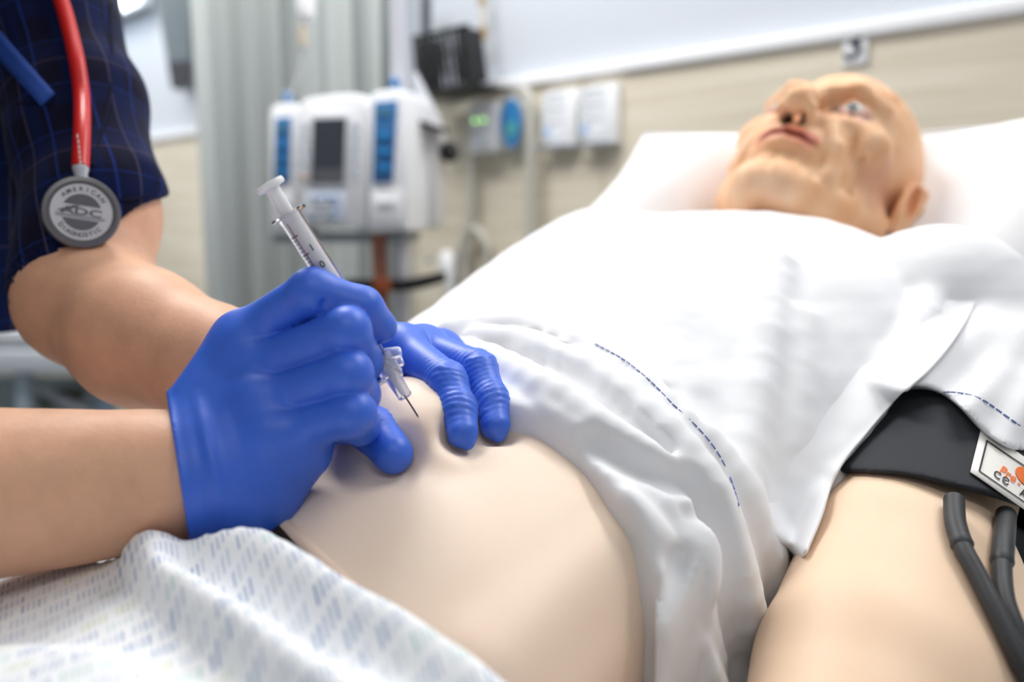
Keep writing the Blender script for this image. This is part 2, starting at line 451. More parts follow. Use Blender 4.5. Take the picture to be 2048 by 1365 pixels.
# ------------------------------------------------------------------ the room
WALL = Frame(CAM + np.array([0, 2.1*cp, 0]), -math.pi/4)         # local x along the head wall, y into it
zl = WALL.hit(1024, 167)[1]
def prism(name, fr, px, y0, y1, mat_, parent=None, bev=0.0, at_y=None):
    """solid whose outline is read off the photo, standing in plane y0 of the frame and reaching back to y1"""
    bm = bmesh.new(); pts = [fr.hit(u, v, y0) for u, v in px]
    A = [bm.verts.new(fr.w((x, y0, z))) for x, z in pts]; B = [bm.verts.new(fr.w((x, y1, z))) for x, z in pts]
    n = len(pts); bm.faces.new(A); bm.faces.new(B[::-1])
    for i in range(n): bm.faces.new([A[i], B[i], B[(i+1) % n], A[(i+1) % n]])
    bmesh.ops.recalc_face_normals(bm, faces=bm.faces[:])
    if bev: bmesh.ops.bevel(bm, geom=bm.edges[:], offset=bev, segments=2, profile=.5, affect='EDGES')
    return bm_obj(name, bm, mat_, parent, smooth=bev > 0)
def rect(u0, v0, u1, v1): return [(u0, v0), (u1, v0), (u1, v1), (u0, v1)]

tag(box('floor', WALL, -4.6, 2.6, -6, .1, -1.25, -1.2, M['floor']), kind='structure')
tag(box('ceiling', WALL, -4.6, 2.6, -6, .1, 1.45, 1.5, M['ceiling']), kind='structure')
tag(box('wall_back', WALL, -4.6, 2.6, .02, .1, -1.2, 1.45, M['wall_white']), kind='structure')
tag(box('wall_left', WALL, -4.7, -4.6, -6, .1, -1.2, 1.45, M['wall_white']), kind='structure')
t = tag(thing('wall_cladding', None, None, WALL.w((0, 0, -1.1))), kind='structure'); t.name = 'trim_1'
x = -4.6
while x < 2.6:                                                   # laminate sheets, butted with a fine joint
    box('panel', WALL, x, min(x+1.22, 2.6)-.003, 0, .02, -1.1, zl-.012, M['laminate'], t); x += 1.22
tag(box('trim_2', WALL, -4.6, 2.6, -.012, .02, zl-.012, zl+.012, M['trim_white'], bev=.003), kind='structure')
tag(box('baseboard_back', WALL, -4.6, 2.6, -.01, .02, -1.2, -1.1, M['trim_white'], bev=.003), kind='structure')

# lamp over the far bed
t = thing('wall_lamp', 'glowing white bed lamp high on the wall beside the navy sleeve', 'lamp', WALL.w((WALL.hit(270, 0)[0], 0, .8)))
x0, x1 = WALL.hit(150, 0)[0], WALL.hit(306, 0)[0]; zb = WALL.hit(306, 14)[1]
box('housing', WALL, x0, x1, -.05, 0, zb, zb+.3, M['trim_white'], t, bev=.02)
box('diffuser', WALL, x0+.02, x1-.004, -.09, -.05, zb+.006, zb+.29, M['lamp_glow'], t, bev=.02)
# grey monitor on the wall
t = thing('wall_monitor', 'grey monitor hanging on the wall left of the curtain', 'monitor', WALL.w((WALL.hit(345, 60)[0], 0, .6)))
prism('casing', WALL, [(300, -60), (384, -60), (381, 178), (341, 180)], -.10, -.03, M['monitor_grey'], t, bev=.01)
prism('screen', WALL, [(310, -50), (380, -50), (378, 120), (334, 124)], -.104, -.10, mat('monitor_screen', (118, 128, 134), rough=.3), t)
prism('lower_bezel', WALL, [(335, 128), (380, 125), (379, 172), (344, 174)], -.106, -.10, mat('bezel_dark', (70, 70, 76), rough=.4), t)
box('bracket', WALL, WALL.hit(350, 0)[0], WALL.hit(370, 0)[0], -.03, .02, .5, .62, M['grey_plastic'], t)

# bed number card
t = thing('number_card', 'white card with a dark 3 on the wall above the bald head', 'sign', WALL.w((*[WALL.hit(1709, 94)[0]], 0, WALL.hit(1709, 94)[1])))
prism('card', WALL, [(1688, 62), (1738, 54), (1733, 126), (1683, 132)], -.006, .001, M['card'], t, bev=.001)
V, F = text_mesh('3', .068, bold=True); cx, cz = WALL.hit(1710, 93)
mesh_obj('numeral', [WALL.w((cx+v[0]*1.15, -.0068, cz+v[1])) for v in V], F, mat('numeral_ink', (36, 42, 66), rough=.6), t, smooth=False)

# two notices in clear-fronted trays
for k, (px, lab) in enumerate((([(1094, 182), (1152, 175), (1151, 292), (1093, 297)], 'white notice panel beside the pale hose, left of two on the wall'),
                     ([(1169, 172), (1231, 164), (1230, 286), (1168, 292)], 'white notice panel nearest the pillow, right of two on the wall'))):
    cx, cz = WALL.hit(*px[0]); t = thing('notice_panel', lab, 'notice', WALL.w((cx, 0, cz)), 'notice panels on the wall')
    prism('backing', WALL, px, -.022, .001, M['card'], t, bev=.003)
    x0, z0 = WALL.hit(px[0][0]+5, px[0][1]+8); x1, z1 = WALL.hit(px[2][0]-5, px[2][1]-14)
    box('sheet', WALL, x0, x1, -.024, -.022, z1, z0, mat('notice_paper', (232, 236, 242), rough=.7), t)
    bm = bmesh.new()
    for i in range(9):
        zz = z0 - (z0-z1)*(i+1)/11; add_box(bm, WALL, x0+.012, x1-.012-.03*((i*7) % 3), -.0246, -.024, zz-.002, zz+.002)
    tag(bm_obj('printed_lines', bm, M['print_grey'], t, smooth=False), kind='stuff')
    box('ledge', WALL, x0-.01, x1+.01, -.034, -.02, z1-.022, z1-.012, M['grey_plastic'], t, bev=.002)
    box('corner_mark', WALL, x0+.004, x0+.026, -.0247, -.024, z1+.004, z1+.028, M['pump_light_blue'], t)

# outlet unit with two green lights
cx, cz = WALL.hit(962, 255)
t = thing('outlet_unit', 'white wall unit with two green lights', 'wall unit', WALL.w((cx, 0, cz)))
prism('case', WALL, [(936, 207), (988, 201), (987, 303), (936, 308)], -.05, .001, M['wall_device'], t, bev=.008)
prism('face', WALL, [(944, 262), (980, 259), (979, 292), (944, 295)], -.056, -.05, mat('outlet_face', (200, 206, 216), rough=.5), t, bev=.003)
for u, v in ((950, 242), (967, 240)):
    x, z = WALL.hit(u, v, -.05); lathe('green_lamp', [(0, .004), (.003, .003), (.004, 0)][::-1], WALL.w((x, -.05, z)), -WALL.R[:, 1], M['green_led'], t, n=14)
# blue oval
cx, cz = WALL.hit(1021, 246); t = thing('oval_sign', 'blue oval disc on the wall beside the white unit', 'sign', WALL.w((cx, 0, cz)))
def oval(name, u0, v0, u1, v1, y0, y1, mat_, par):
    return prism(name, WALL, [((u0+u1)/2 + (u1-u0)/2*math.cos(a), (v0+v1)/2 + (v1-v0)/2*math.sin(a)) for a in np.linspace(0, 2*math.pi, 28, endpoint=False)], y0, y1, mat_, par)
oval('rim', 998, 192, 1044, 302, -.03, .001, mat('oval_rim', (196, 204, 212), rough=.4), t)
oval('face', 1002, 197, 1041, 294, -.036, -.03, M['blue_sign'], t)
prism('patch', WALL, [(1012, 250), (1030, 240), (1034, 262), (1020, 276), (1012, 270)], -.038, -.036, M['teal_sign'], t)
# hose hooked over the wall
def onw(u, v, y): x, z = WALL.hit(u, v, y); return WALL.w((x, y, z))
t = tag(tube('hose', catmull([onw(u, v, -.035) for u, v in ((1038, 190), (1050, 184), (1059, 200), (1062, 240), (1061, 330), (1060, 420), (1062, 520), (1058, 640))]), .0125, M['hose']),
    'pale hose curving down the wall beside the notice panels', 'hose')
# call handset with cable
t = tag(tube('cable', catmull([onw(u, v, -.03) for u, v in ((942, 306), (943, 380), (941, 430), (934, 480), (930, 540), (936, 575), (955, 570), (974, 545), (976, 500), (962, 468), (945, 460), (925, 490), (908, 560), (912, 650))]), .0105, M['hose']),
    'pale looped cable hanging from the white unit', 'cable')
t = thing('call_handset', 'white call handset hanging low on the wall behind the pump', 'handset', onw(895, 560, -.03))
tube('handle', [onw(893, 506, -.04), onw(894, 520, -.045), onw(898, 545, -.045), onw(902, 585, -.04), onw(905, 660, -.035)], [.016, .022, .02, .012, .009], M['wall_device'], t, n=14)
box('button', WALL, WALL.hit(890, 0)[0], WALL.hit(896, 0)[0], -.075, -.062, WALL.hit(893, 524)[1], WALL.hit(893, 514)[1], M['grey_plastic'], t, bev=.002)

# black wire basket
q = [(828, 76), (936, 52), (952, 166), (838, 190)]
t = thing('wire_basket', 'black wire basket on the wall above the infusion pump', 'basket', onw(890, 180, -.08))
def lerp2(a, b, f): return (a[0]+(b[0]-a[0])*f, a[1]+(b[1]-a[1])*f)
for yy, nm in ((-.13, 'rim'), (-.02, 'rim')):
    tube(nm, [onw(*lerp2(q[0], q[1], 0), yy), onw(*lerp2(q[0], q[1], 1), yy)], .006, M['black'], t, n=8)
    tube(nm, [onw(*q[3], yy), onw(*q[2], yy)], .006, M['black'], t, n=8)
for i in range(11):
    f = i/10; tube('wire', [onw(*lerp2(q[0], q[1], f), -.13), onw(*lerp2(q[3], q[2], f), -.13)], .0045, M['black'], t, n=8)
for f in (.38, .7):
    tube('wire', [onw(*lerp2(q[0], q[3], f), -.13), onw(*lerp2(q[1], q[2], f), -.13)], .003, M['black'], t, n=8)
for a, c in ((q[0], q[3]), (q[1], q[2])):
    for f in (0, 1): tube('side_wire', [onw(*lerp2(a, c, f), -.13), onw(*lerp2(a, c, f), -.02)], .005, M['black'], t, n=8)
prism('floor_plate', WALL, [lerp2(q[3], q[2], 0), lerp2(q[3], q[2], 1), (q[2][0], q[2][1]+5), (q[3][0], q[3][1]+5)], -.13, -.02, M['black'], t)
t = tag(prism('inflation_cuff', WALL, [(830, 80), (858, 76), (856, 176), (838, 180)], -.10, -.05, M['black_nylon'], bev=.008), 'black folded cuff standing in the wire basket', 'cuff')
t = tag(prism('dark_pouch', WALL, [(908, 60), (934, 52), (948, 160), (916, 166)], -.10, -.05, M['black_nylon'], bev=.008), 'black pouch at the right end of the wire basket', 'pouch')
hx = [onw(852 + 10*math.cos(a), -30 + a*1.9, -.06 - .018*math.sin(a)) for a in np.linspace(0, 60, 260)]
t = tag(tube('coiled_tube', hx, .004, mat('coil_dark', (84, 88, 96), rough=.5), n=6), 'dark coiled tube hanging into the wire basket', 'tube')
# pull cord
t = thing('pull_cord', 'beige pull cord with brass ends hanging at the top of the wall', 'cord', onw(966, 75, -.02))
tube('cord', [onw(962, -80, -.02), onw(965, 0, -.02), onw(968, 62, -.02)], .005, M['cord'], t, n=8)
tube('brass_end', [onw(967, 54, -.02), onw(968, 80, -.02)], .008, M['brass'], t, n=10)
tube('brass_end', [onw(964, -8, -.02), onw(965, 10, -.02)], .009, M['brass'], t, n=10)

# privacy curtain on its track, running out from the wall
p0 = WALL.w((WALL.hit(828, 400)[0], -.05, 0)); dirc = -WALL.R[:, 1]; side = WALL.R[:, 0]
nu, nv = 420, 26; V = []; F = []; Lc = .535
for j in range(nv):
    z = .18 + (2.42-.18)*j/(nv-1)
    for i in range(nu):
        f = i/(nu-1); s = f*Lc
        ph = 2*math.pi*(s/.082 + .35*math.sin(s*13) + .12*math.sin(s*37))
        amp = (.038 + .010*math.sin(s*21))*(.75+.25*(1-j/(nv-1))); am = amp*math.sin(ph) + .008*math.sin(ph*2.1+1) + .006*math.sin(z*3+s*20)
        p = p0 + dirc*(s + .012*math.cos(ph)) + side*am; V.append((p[0], p[1], z))
for j in range(nv-1):
    for i in range(nu-1): F.append([j*nu+i, j*nu+i+1, (j+1)*nu+i+1, (j+1)*nu+i])
t = thing('privacy_curtain', 'pale grey-green pleated curtain hanging behind the infusion pump', 'curtain', (p0[0], p0[1], .18))
c = mesh_obj('cloth', V, F, M['curtain'], t); md = c.modifiers.new('thick', 'SOLIDIFY'); md.thickness = .003
CF = Frame(np.array([p0[0], p0[1], 0]), math.atan2(dirc[1], dirc[0]))
box('track', CF, -.02, Lc+.5, -.015, .015, 2.44, 2.47, M['trim_white'], t, bev=.004)
for i in range(9): tube('hook', [CF.w((.03+i*Lc/9, 0, 2.41)), CF.w((.03+i*Lc/9, 0, 2.45))], .004, M['steel'], t, n=8)

# ------------------------------------------------------------------ infusion pump on its pole
PF = Frame(at(676, 430, 1.62), math.radians(-13))
def pp(name, px, y0, y1, mat_, parent, bev=0.0): return prism(name, PF, px, y0, y1, mat_, parent, bev)
def pw(u, v, y): x, z = PF.hit(u, v, y); return PF.w((x, y, z))
pole = thing('drip_stand', 'silver drip stand pole rising behind the infusion pump', 'stand', pw(803, 430, .10)*np.array([1, 1, 0]))
pb = pw(803, 430, .10)
tube('pole', [(pb[0], pb[1], .09), (pb[0], pb[1], 2.05)], .0165, mat('pole_metal', (214, 216, 224), rough=.35, metal=.35), pole, n=20)
for k in range(5):
    a = 2*math.pi*k/5+.3; e = np.array([pb[0]+.28*math.cos(a), pb[1]+.28*math.sin(a), .07])
    lg = tube('leg', [(pb[0], pb[1], .10), tuple(e)], .014, M['grey_plastic'], pole, n=10)
    lathe('castor', [(.005, -.012), (.032, -.012), (.032, .012), (.005, .012)], (e[0], e[1], .033), (math.sin(a), -math.cos(a), 0), M['black'], lg, n=16)
for sgn in (-1, 1):
    tube('hook', catmull([(pb[0], pb[1], 2.03), (pb[0]+sgn*.09, pb[1], 2.03), (pb[0]+sgn*.13, pb[1], 2.06), (pb[0]+sgn*.12, pb[1], 2.08)]), .005, M['steel'], pole, n=8)
bm = bmesh.new()
pp('clamp_arm', [(684, 560), (800, 562), (800, 584), (684, 580)], .06, .10, M['black'], pole, .006)
pp('clamp_body', [(796, 562), (832, 556), (838, 580), (800, 584)], .02, .12, M['black'], pole, .006)
pp('clamp_handle', [(830, 556), (884, 544), (886, 566), (836, 578)], .03, .06, M['black'], pole, .006)
pump = thing('infusion_pump', 'white infusion pump with a dark screen between two blue-fronted channels', 'pump', PF.w((0, 0, -.02)))
con = pp('console', [(596, 206), (612, 196), (650, 190), (690, 187), (722, 188), (735, 194), (733, 456), (590, 456)], 0, .13, M['pump_white'], pump, .008)
pp('screen_bezel', [(618, 228), (700, 226), (694, 374), (614, 374)], -.006, 0, mat('bezel_white', (212, 216, 222), rough=.4), con, .002)
pp('screen', [(626, 238), (692, 236), (686, 366), (622, 366)], -.008, -.005, M['lcd'], con)
pp('screen_strip', [(628, 338), (686, 338), (685, 364), (625, 364)], -.0085, -.0075, mat('lcd_strip', (96, 98, 104), rough=.3), con)
pp('keypad', [(612, 384), (694, 382), (690, 446), (608, 446)], -.005, 0, mat('keypad', (216, 222, 234), rough=.5), con, .002)
for r in range(4):
    for c in range(4):
        u = 622+c*14.5-r*.6; v = 390+r*13
        pp('key', rect(u, v, u+11, v+9), -.010, -.004, M['pump_light_blue'] if c == 3 else M['card'] if r else M['pump_light_blue'], con, .0015) if False else pp('key', rect(u, v, u+11, v+9), -.010, -.004, M['pump_light_blue'] if (c == 3 or r == 0) else M['grey_plastic'] if (r+c) % 2 else M['wall_device'], con, .0015)
for i in range(5):
    pp('soft_key', rect(604-.6*i, 244+i*24, 614-.6*i, 258+i*24), -.004, 0, mat('softkey', (206, 214, 228), rough=.5) if i == 0 else bpy.data.materials['softkey'], con, .001)
    pp('soft_key', rect(706-.6*i, 244+i*24, 716-.6*i, 258+i*24), -.004, 0, bpy.data.materials['softkey'], con, .001)
pp('alarm_key', rect(600, 346, 614, 360), -.004, 0, mat('key_peach', (240, 206, 188), rough=.5), con, .001)
def module(name, o, px, panel, low, strip, peg):
    md = pp(name, o, px[0], px[1], M['pump_white'], pump, .007)
    pp('door_panel', panel, px[0]-.006, px[0], M['pump_blue'], md, .002)
    cx = sum(p[0] for p in panel)/4; v0 = panel[0][1]; v1 = panel[2][1]; hw = (panel[1][0]-panel[0][0])*.32
    pp('display', rect(cx-hw, v0+10, cx+hw, v0+26), px[0]-.008, px[0]-.005, mat('display_teal', (86, 140, 176), rough=.3) if 'display_teal' not in bpy.data.materials else bpy.data.materials['display_teal'], md)
    for i in range(3):
        vv = v0 + (v1-v0)*(.38+.2*i); pp('key', rect(cx-hw*.8, vv, cx+hw*.8, vv+14), px[0]-.010, px[0]-.005, bpy.data.materials.get('key_blue') or mat('key_blue', (44, 132, 196), rough=.4), md, .001)
    pp('lower_door', low, px[0]-.004, px[0], M['pump_white'], md, .003)
    pp('latch', strip, px[0]-.008, px[0]-.003, M['wall_device'], md, .002)
    lathe('tube_peg', [(.012, 0), (.011, .012), (.004, .02)], pw(peg[0], peg[1], px[0]+.03), (0, 0, 1), M['pump_blue'], md, n=14)
module('pump_channel', [(537, 216), (550, 208), (592, 206), (592, 468), (536, 470)], (.01, .12), [(550, 236), (580, 234), (577, 364), (547, 366)], [(544, 380), (584, 378), (583, 452), (543, 454)], [(550, 400), (578, 399), (577, 412), (549, 413)], (576, 205))
module('pump_channel', [(737, 192), (750, 182), (786, 178), (815, 184), (816, 462), (735, 462)], (-.015, .15), [(748, 204), (794, 200), (784, 364), (744, 366)], [(742, 380), (806, 378), (804, 448), (740, 450)], [(752, 398), (790, 397), (789, 412), (751, 413)], (790, 176))
pp('side_case', [(815, 226), (862, 236), (872, 250), (872, 456), (815, 462)], .10, .16, M['pump_grey'], pump, .006)
pp('carry_slot', [(832, 236), (876, 252), (880, 264), (838, 250)], .05, .12, M['black'], pump, .003)
pp('under_bracket', [(540, 466), (812, 466), (808, 486), (546, 486)], .03, .12, M['grey_plastic'], pump, .005)
lathe('side_knob', [(.006, 0), (.018, .004), (.021, .02), (.014, .03)], pw(884, 304, .13), (math.cos(-.3), math.sin(-.3), 0), M['black'], pump, n=24)
lathe('knob_collar', [(.010, -.012), (.013, 0)], pw(884, 304, .13), (math.cos(-.3), math.sin(-.3), 0), M['silver'], pump, n=20)
tube('carry_bar', [pw(826, 150, .12), pw(846, 190, .12), pw(868, 236, .12), pw(876, 262, .12)], .010, mat('bar_grey', (200, 203, 210), rough=.4), pump, n=12)
tag(pp('strap', [(742, 468), (770, 466), (774, 560), (774, 690), (748, 690), (746, 560)], .02, .026, M['strap'], None), 'russet strap hanging below the infusion pump', 'strap')
tag(pp('clip', [(745, 560), (775, 558), (775, 588), (746, 590)], .010, .032, M['rust'], None, .003), 'rust-coloured clip on the strap below the pump', 'clip')
# drip line hanging from above
t = thing('drip_line', 'white drip chamber and line hanging above the left pump channel', 'drip line', pw(605, 100, .02))
lathe('chamber', [(.004, -.03), (.017, -.02), (.019, .03), (.010, .05), (.004, .08)], pw(612, 10, .02), (0, 0, 1), M['white_plastic'], t, n=16)
tube('line', catmull([pw(612, 26, .02), pw(606, 60, .02), pw(603, 110, .02), pw(590, 160, .02), pw(577, 204, .02)]), .0035, M['frosted'], t, n=8)
lathe('roller', [(.004, -.02), (.010, -.015), (.010, .015), (.004, .02)], pw(606, 72, .02), (0, 0, 1), M['cord'], t, n=12)

# ------------------------------------------------------------------ bed of the next bay, far left
BF = Frame(at(110, 750, 2.35), math.radians(-8))
def bp_(name, px, y0, y1, mat_, parent, bev=0.0): return prism(name, BF, px, y0, y1, mat_, parent, bev)
bed = thing('far_bed', 'empty grey bed of the next bay under the bent elbow', 'bed', at(110, 750, 2.35)*np.array([1, 1, 0]))
bp_('mattress', [(-420, 640), (214, 664), (214, 700), (-420, 700)], .0, .85, mat('far_sheet', (206, 210, 218), rough=.9), bed, .03)
bp_('mattress_base', [(-420, 700), (222, 702), (222, 748), (-420, 748)], -.02, .87, mat('far_base', (196, 202, 210), rough=.8), bed, .01)
for u in (28, 192): bp_('post', rect(u, 748, u+26, 1180), .02, .06, mat('post%d' % u, (170, 184, 196) if u < 100 else (120, 136, 158), rough=.4), bed, .008)
bp_('side_panel', [(-420, 756), (218, 756), (218, 900), (-420, 900)], .30, .32, M['bed_grey'], bed)
bp_('motor_box', [(66, 790), (128, 786), (134, 812), (80, 822)], .1, .2, mat('motor_dark', (74, 78, 72), rough=.6), bed, .01)
tube('brace', [BF.w((*[BF.hit(10, 760)[0]], .04, BF.hit(10, 760)[1])), BF.w((*[BF.hit(190, 850)[0]], .04, BF.hit(190, 850)[1]))], .014, M['grey_plastic'], bed)
tube('brace', [BF.w((*[BF.hit(190, 770)[0]], .06, BF.hit(190, 770)[1])), BF.w((*[BF.hit(60, 900)[0]], .06, BF.hit(60, 900)[1]))], .012, M['grey_plastic'], bed)
# ------------------------------------------------------------------ body frame: s towards the head, t towards the patient's left
PHI = math.radians(36); AX = np.array([math.sin(PHI), math.cos(PHI), 0]); LX = np.array([math.cos(PHI), -math.sin(PHI), 0])
NV = np.array([-.047, .420, 0])
def st(P): q = P - NV; return q @ AX, q @ LX
def bw(s, t, z): p = NV + s*AX + t*LX; return np.array([p[0], p[1], z])
_ss = np.linspace(-1.2, .9, 1051)
def table(sv, yv, sig=.018):
    y = np.interp(_ss, sv, yv); k = np.exp(-.5*(np.arange(-60, 61)*.002/sig)**2); k /= k.sum()
    return np.convolve(np.pad(y, 60, 'edge'), k, 'valid')
SV = [-.45, -.30, -.20, -.12, -.06, 0, .05, .10, .16, .22, .30, .38, .44, .48]
T_TOP = table(SV, [1.03, 1.035, 1.042, 1.060, 1.082, 1.094, 1.098, 1.106, 1.120, 1.145, 1.172, 1.190, 1.188, 1.17])
B_TOP = table(SV, [.99, .99, 1.00, 1.035, 1.075, 1.094, 1.098, 1.106, 1.120, 1.145, 1.172, 1.190, 1.188, 1.17])
T_BOT = table(SV, [.92, .92, .92, .92, .92, .92, .92, .925, .935, .95, .965, .99, 1.01, 1.02])
T_W = table(SV, [.14, .14, .140, .140, .134, .130, .130, .136, .148, .160, .172, .172, .15, .10])
def torso(P):
    s, t = st(P); z = P[:, 2]; sc = np.clip(s, -.45, .475)
    top = np.interp(sc, _ss, B_TOP); bot = np.interp(sc, _ss, T_BOT); w = np.interp(sc, _ss, T_W)
    zc = (top+bot)/2; h = (top-bot)/2; n = 2.35
    e = (np.abs((t+.006)/w)**n + np.abs((z-zc)/h)**n)**(1/n)
    d = (e-1)*np.minimum(w, h)*.97
    cut = np.maximum(s-.475, -.45-s)
    return np.where(cut > 0, np.sqrt(np.maximum(d, 0)**2+cut**2), d)
# patient's left arm
ARM = [bw(.40, .165, 1.115), at(1960, 760, .63), at(1852, 965, .520), at(1795, 1150, .445), at(1742, 1365, .385), at(1660, 1720, .318), at(1560, 2200, .262)]
ARM_R = [.060, .054, .0485, .0500, .0510, .0440, .030]
HANDL = at(1480, 2700, .235)
def arm(P):
    d = chain(P, ARM, ARM_R, .006)
    # hollow of the elbow and the forearm's outer bulge
    d = smin(d, cap(P, at(1900, 1190, .430), at(1880, 1420, .375), .028, .034), .03)
    e = np.minimum(cap(P, at(1880, 1165, .405), at(1925, 1128, .412), .0026, .0020), cap(P, at(1925, 1175, .402), at(1960, 1140, .412), .002, .0016))
    d = smax(d, -e, .005)
    # wrist and hand resting out of the frame
    w = ARM[-1]; dirh = (w-ARM[-2]); dirh = dirh/np.linalg.norm(dirh); sd = np.cross(dirh, [0, 0, 1.0]); sd /= np.linalg.norm(sd)
    palm = None
    for i in range(4):
        k = w + dirh*.085 + sd*(i-1.5)*.021; c = cap(P, w, k, .019, .014); palm = c if palm is None else smin(palm, c, .012)
    d = smin(d, palm, .02); best = d
    for i in range(4):
        k = w + dirh*.085 + sd*(i-1.5)*.021; L_ = [.068, .08, .076, .058][i]; dn = np.array([0, 0, -1.0])
        f = chain(P, [k, k+dirh*L_*.5+dn*.004, k+dirh*L_*.8+dn*.016, k+dirh*L_*.92+dn*.026], [.0105, .0095, .0085, .0075], .003)
        best = np.minimum(best, smin(d, f, .008))
    th = chain(P, [w+dirh*.02, w+dirh*.055-sd*.045, w+dirh*.085-sd*.055], [.016, .012, .0095], .004)
    return np.minimum(best, smin(d, th, .012))

# ---- head: x towards patient's left, y out of the face, z to the crown
elev = math.radians(38); yaw = math.radians(-3); roll = math.radians(-7)
Zh = AX*math.cos(elev) + np.array([0, 0, math.sin(elev)]); Yh = -AX*math.sin(elev) + np.array([0, 0, math.cos(elev)]); Xh = np.cross(Yh, Zh)
RH = np.stack([Xh, Yh, Zh], 1)
cy_, sy_ = math.cos(yaw), math.sin(yaw); RH = RH @ np.array([[cy_, sy_, 0], [-sy_, cy_, 0], [0, 0, 1]])
cr_, sr_ = math.cos(roll), math.sin(roll); RH = RH @ np.array([[cr_, 0, sr_], [0, 1, 0], [-sr_, 0, cr_]])
HC = at(1640, 378, .870); HS = 1.05
def sym(x, y, z): return np.array([x, y, z])
def head_local(q):
    """bald old face; q in head axes, metres"""
    xa = np.abs(q[:, 0]); m = np.stack([xa, q[:, 1], q[:, 2]], 1)
    d = ell(q, (0, -.014, .046), (.077, .098, .086))
    d = smin(d, ell(m, (.022, .034, -.028), (.040, .052, .080)), .03)
    d = smin(d, chain(m, [(.058, -.006, -.040), (.046, .030, -.074), (.016, .070, -.098)], [.018, .018, .020], .01), .02)
    d = smin(d, ell(q, (0, .078, -.096), (.024, .018, .017)), .014)
    d = smin(d, ell(m, (.050, .056, -.010), (.021, .020, .018)), .02)
    d = smin(d, chain(m, [(.050, .068, .032), (.030, .085, .033), (.010, .090, .026)], [.010, .010, .008], .006), .014)
    d = smax(d, -ell(m, (.033, .094, .010), (.020, .016, .013)), .012)
    d = smin(d, ell(m, (.033, .0725, .011), (.0150, .0125, .0125)), .004)
    lid = chain(m, [(.020, .083, .010), (.033, .0875, .0165), (.046, .079, .011)], [.0022]*3, .002); d = smin(d, lid, .004)
    lid = chain(m, [(.020, .083, .008), (.033, .0865, .0015), (.046, .078, .007)], [.0020]*3, .002); d = smin(d, lid, .005)
    bag = chain(m, [(.020, .082, -.004), (.034, .083, -.011), (.048, .072, -.004)], [.004, .005, .004], .003); d = smin(d, bag, .008)
    nose = chain(q, [(0, .089, .022), (0, .104, -.008), (0, .1135, -.024)], [.0075, .0095, .0125], .008); d = smin(d, nose, .010)
    d = smin(d, ell(m, (.0135, .101, -.0265), (.0085, .0125, .0085)), .006)
    d = smax(d, -ell(m, (.0075, .1050, -.0370), (.0046, .0068, .0075)), .003)
    d = smin(d, ell(q, (0, .080, -.052), (.032, .020, .024)), .014)
    d = smin(d, chain(m, [(0, .1000, -.0525), (.012, .0970, -.0530), (.027, .0840, -.0590)], [.0050, .0048, .0025], .003), .004)
    d = smin(d, chain(m, [(0, .0975, -.0635), (.012, .0950, -.0630), (.026, .0835, -.0605)], [.0056, .0050, .0025], .003), .004)
    d = smax(d, -chain(m, [(0, .1035, -.0580), (.012, .1005, -.0582), (.029, .0870, -.0605)], [.0017, .0016, .001], .001), .003)
    d = smax(d, -chain(m, [(.016, .104, -.024), (.031, .092, -.044), (.036, .083, -.066), (.034, .078, -.082)], [.0028, .0034, .0032, .002], .002), .006)
    d = smin(d, chain(m, [(.026, .089, -.020), (.039, .080, -.044), (.043, .071, -.070)], [.005, .007, .006], .004), .010)
    for k in range(2):                                             # creases down the cheeks
        d = smax(d, -chain(m, [(.046+.006*k, .074-.010*k, -.020+.004*k), (.050+.006*k, .064-.011*k, -.050), (.045+.006*k, .050-.008*k, -.082)], [.0002, .0011, .0005], .001), .012)
    for k in range(3):                                             # forehead lines
        d = smax(d, -chain(m, [(0, .0875-.006*k, .060+.013*k), (.030, .078-.007*k, .062+.013*k), (.05, .058-.008*k, .058+.013*k)], [.0010, .0012, .0006], .001), .004)
    # ears
    ear = ell(m, (.081, -.012, -.004), (.0085, .019, .033)); ear = smax(ear, -ell(m, (.0915, -.004, .000), (.0075, .0105, .019)), .004)
    ear = smin(ear, chain(m, [(.086, -.028, .010), (.087, -.016, .027), (.083, .002, .018)], [.004, .0045, .003], .003), .004)
    d = smin(d, ear, .006)
    # neck with cords
    neck = chain(q, [(0, -.022, -.040), (0, -.030, -.115), (0, -.045, -.200)], [.056, .054, .062], .02); d = smin(d, neck, .022)
    d = smin(d, chain(m, [(.022, .050, -.098), (.020, .026, -.140), (.014, .018, -.19)], [.008, .007, .006], .004), .014)
    d = smin(d, ell(q, (0, .030, -.105), (.034, .030, .022)), .02)
    return d + .0011*wob(q*np.array([1, 1, .45]), 62, 17)*np.clip((q[:, 1]-.01)/.03, 0, 1)
def head(P):
    r = np.linalg.norm(P-HC, axis=1); out = r-.20; m = r < .30
    if m.any(): out[m] = head_local((P[m]-HC) @ RH / HS)*HS
    return out
HEAD_LO = HC-.27
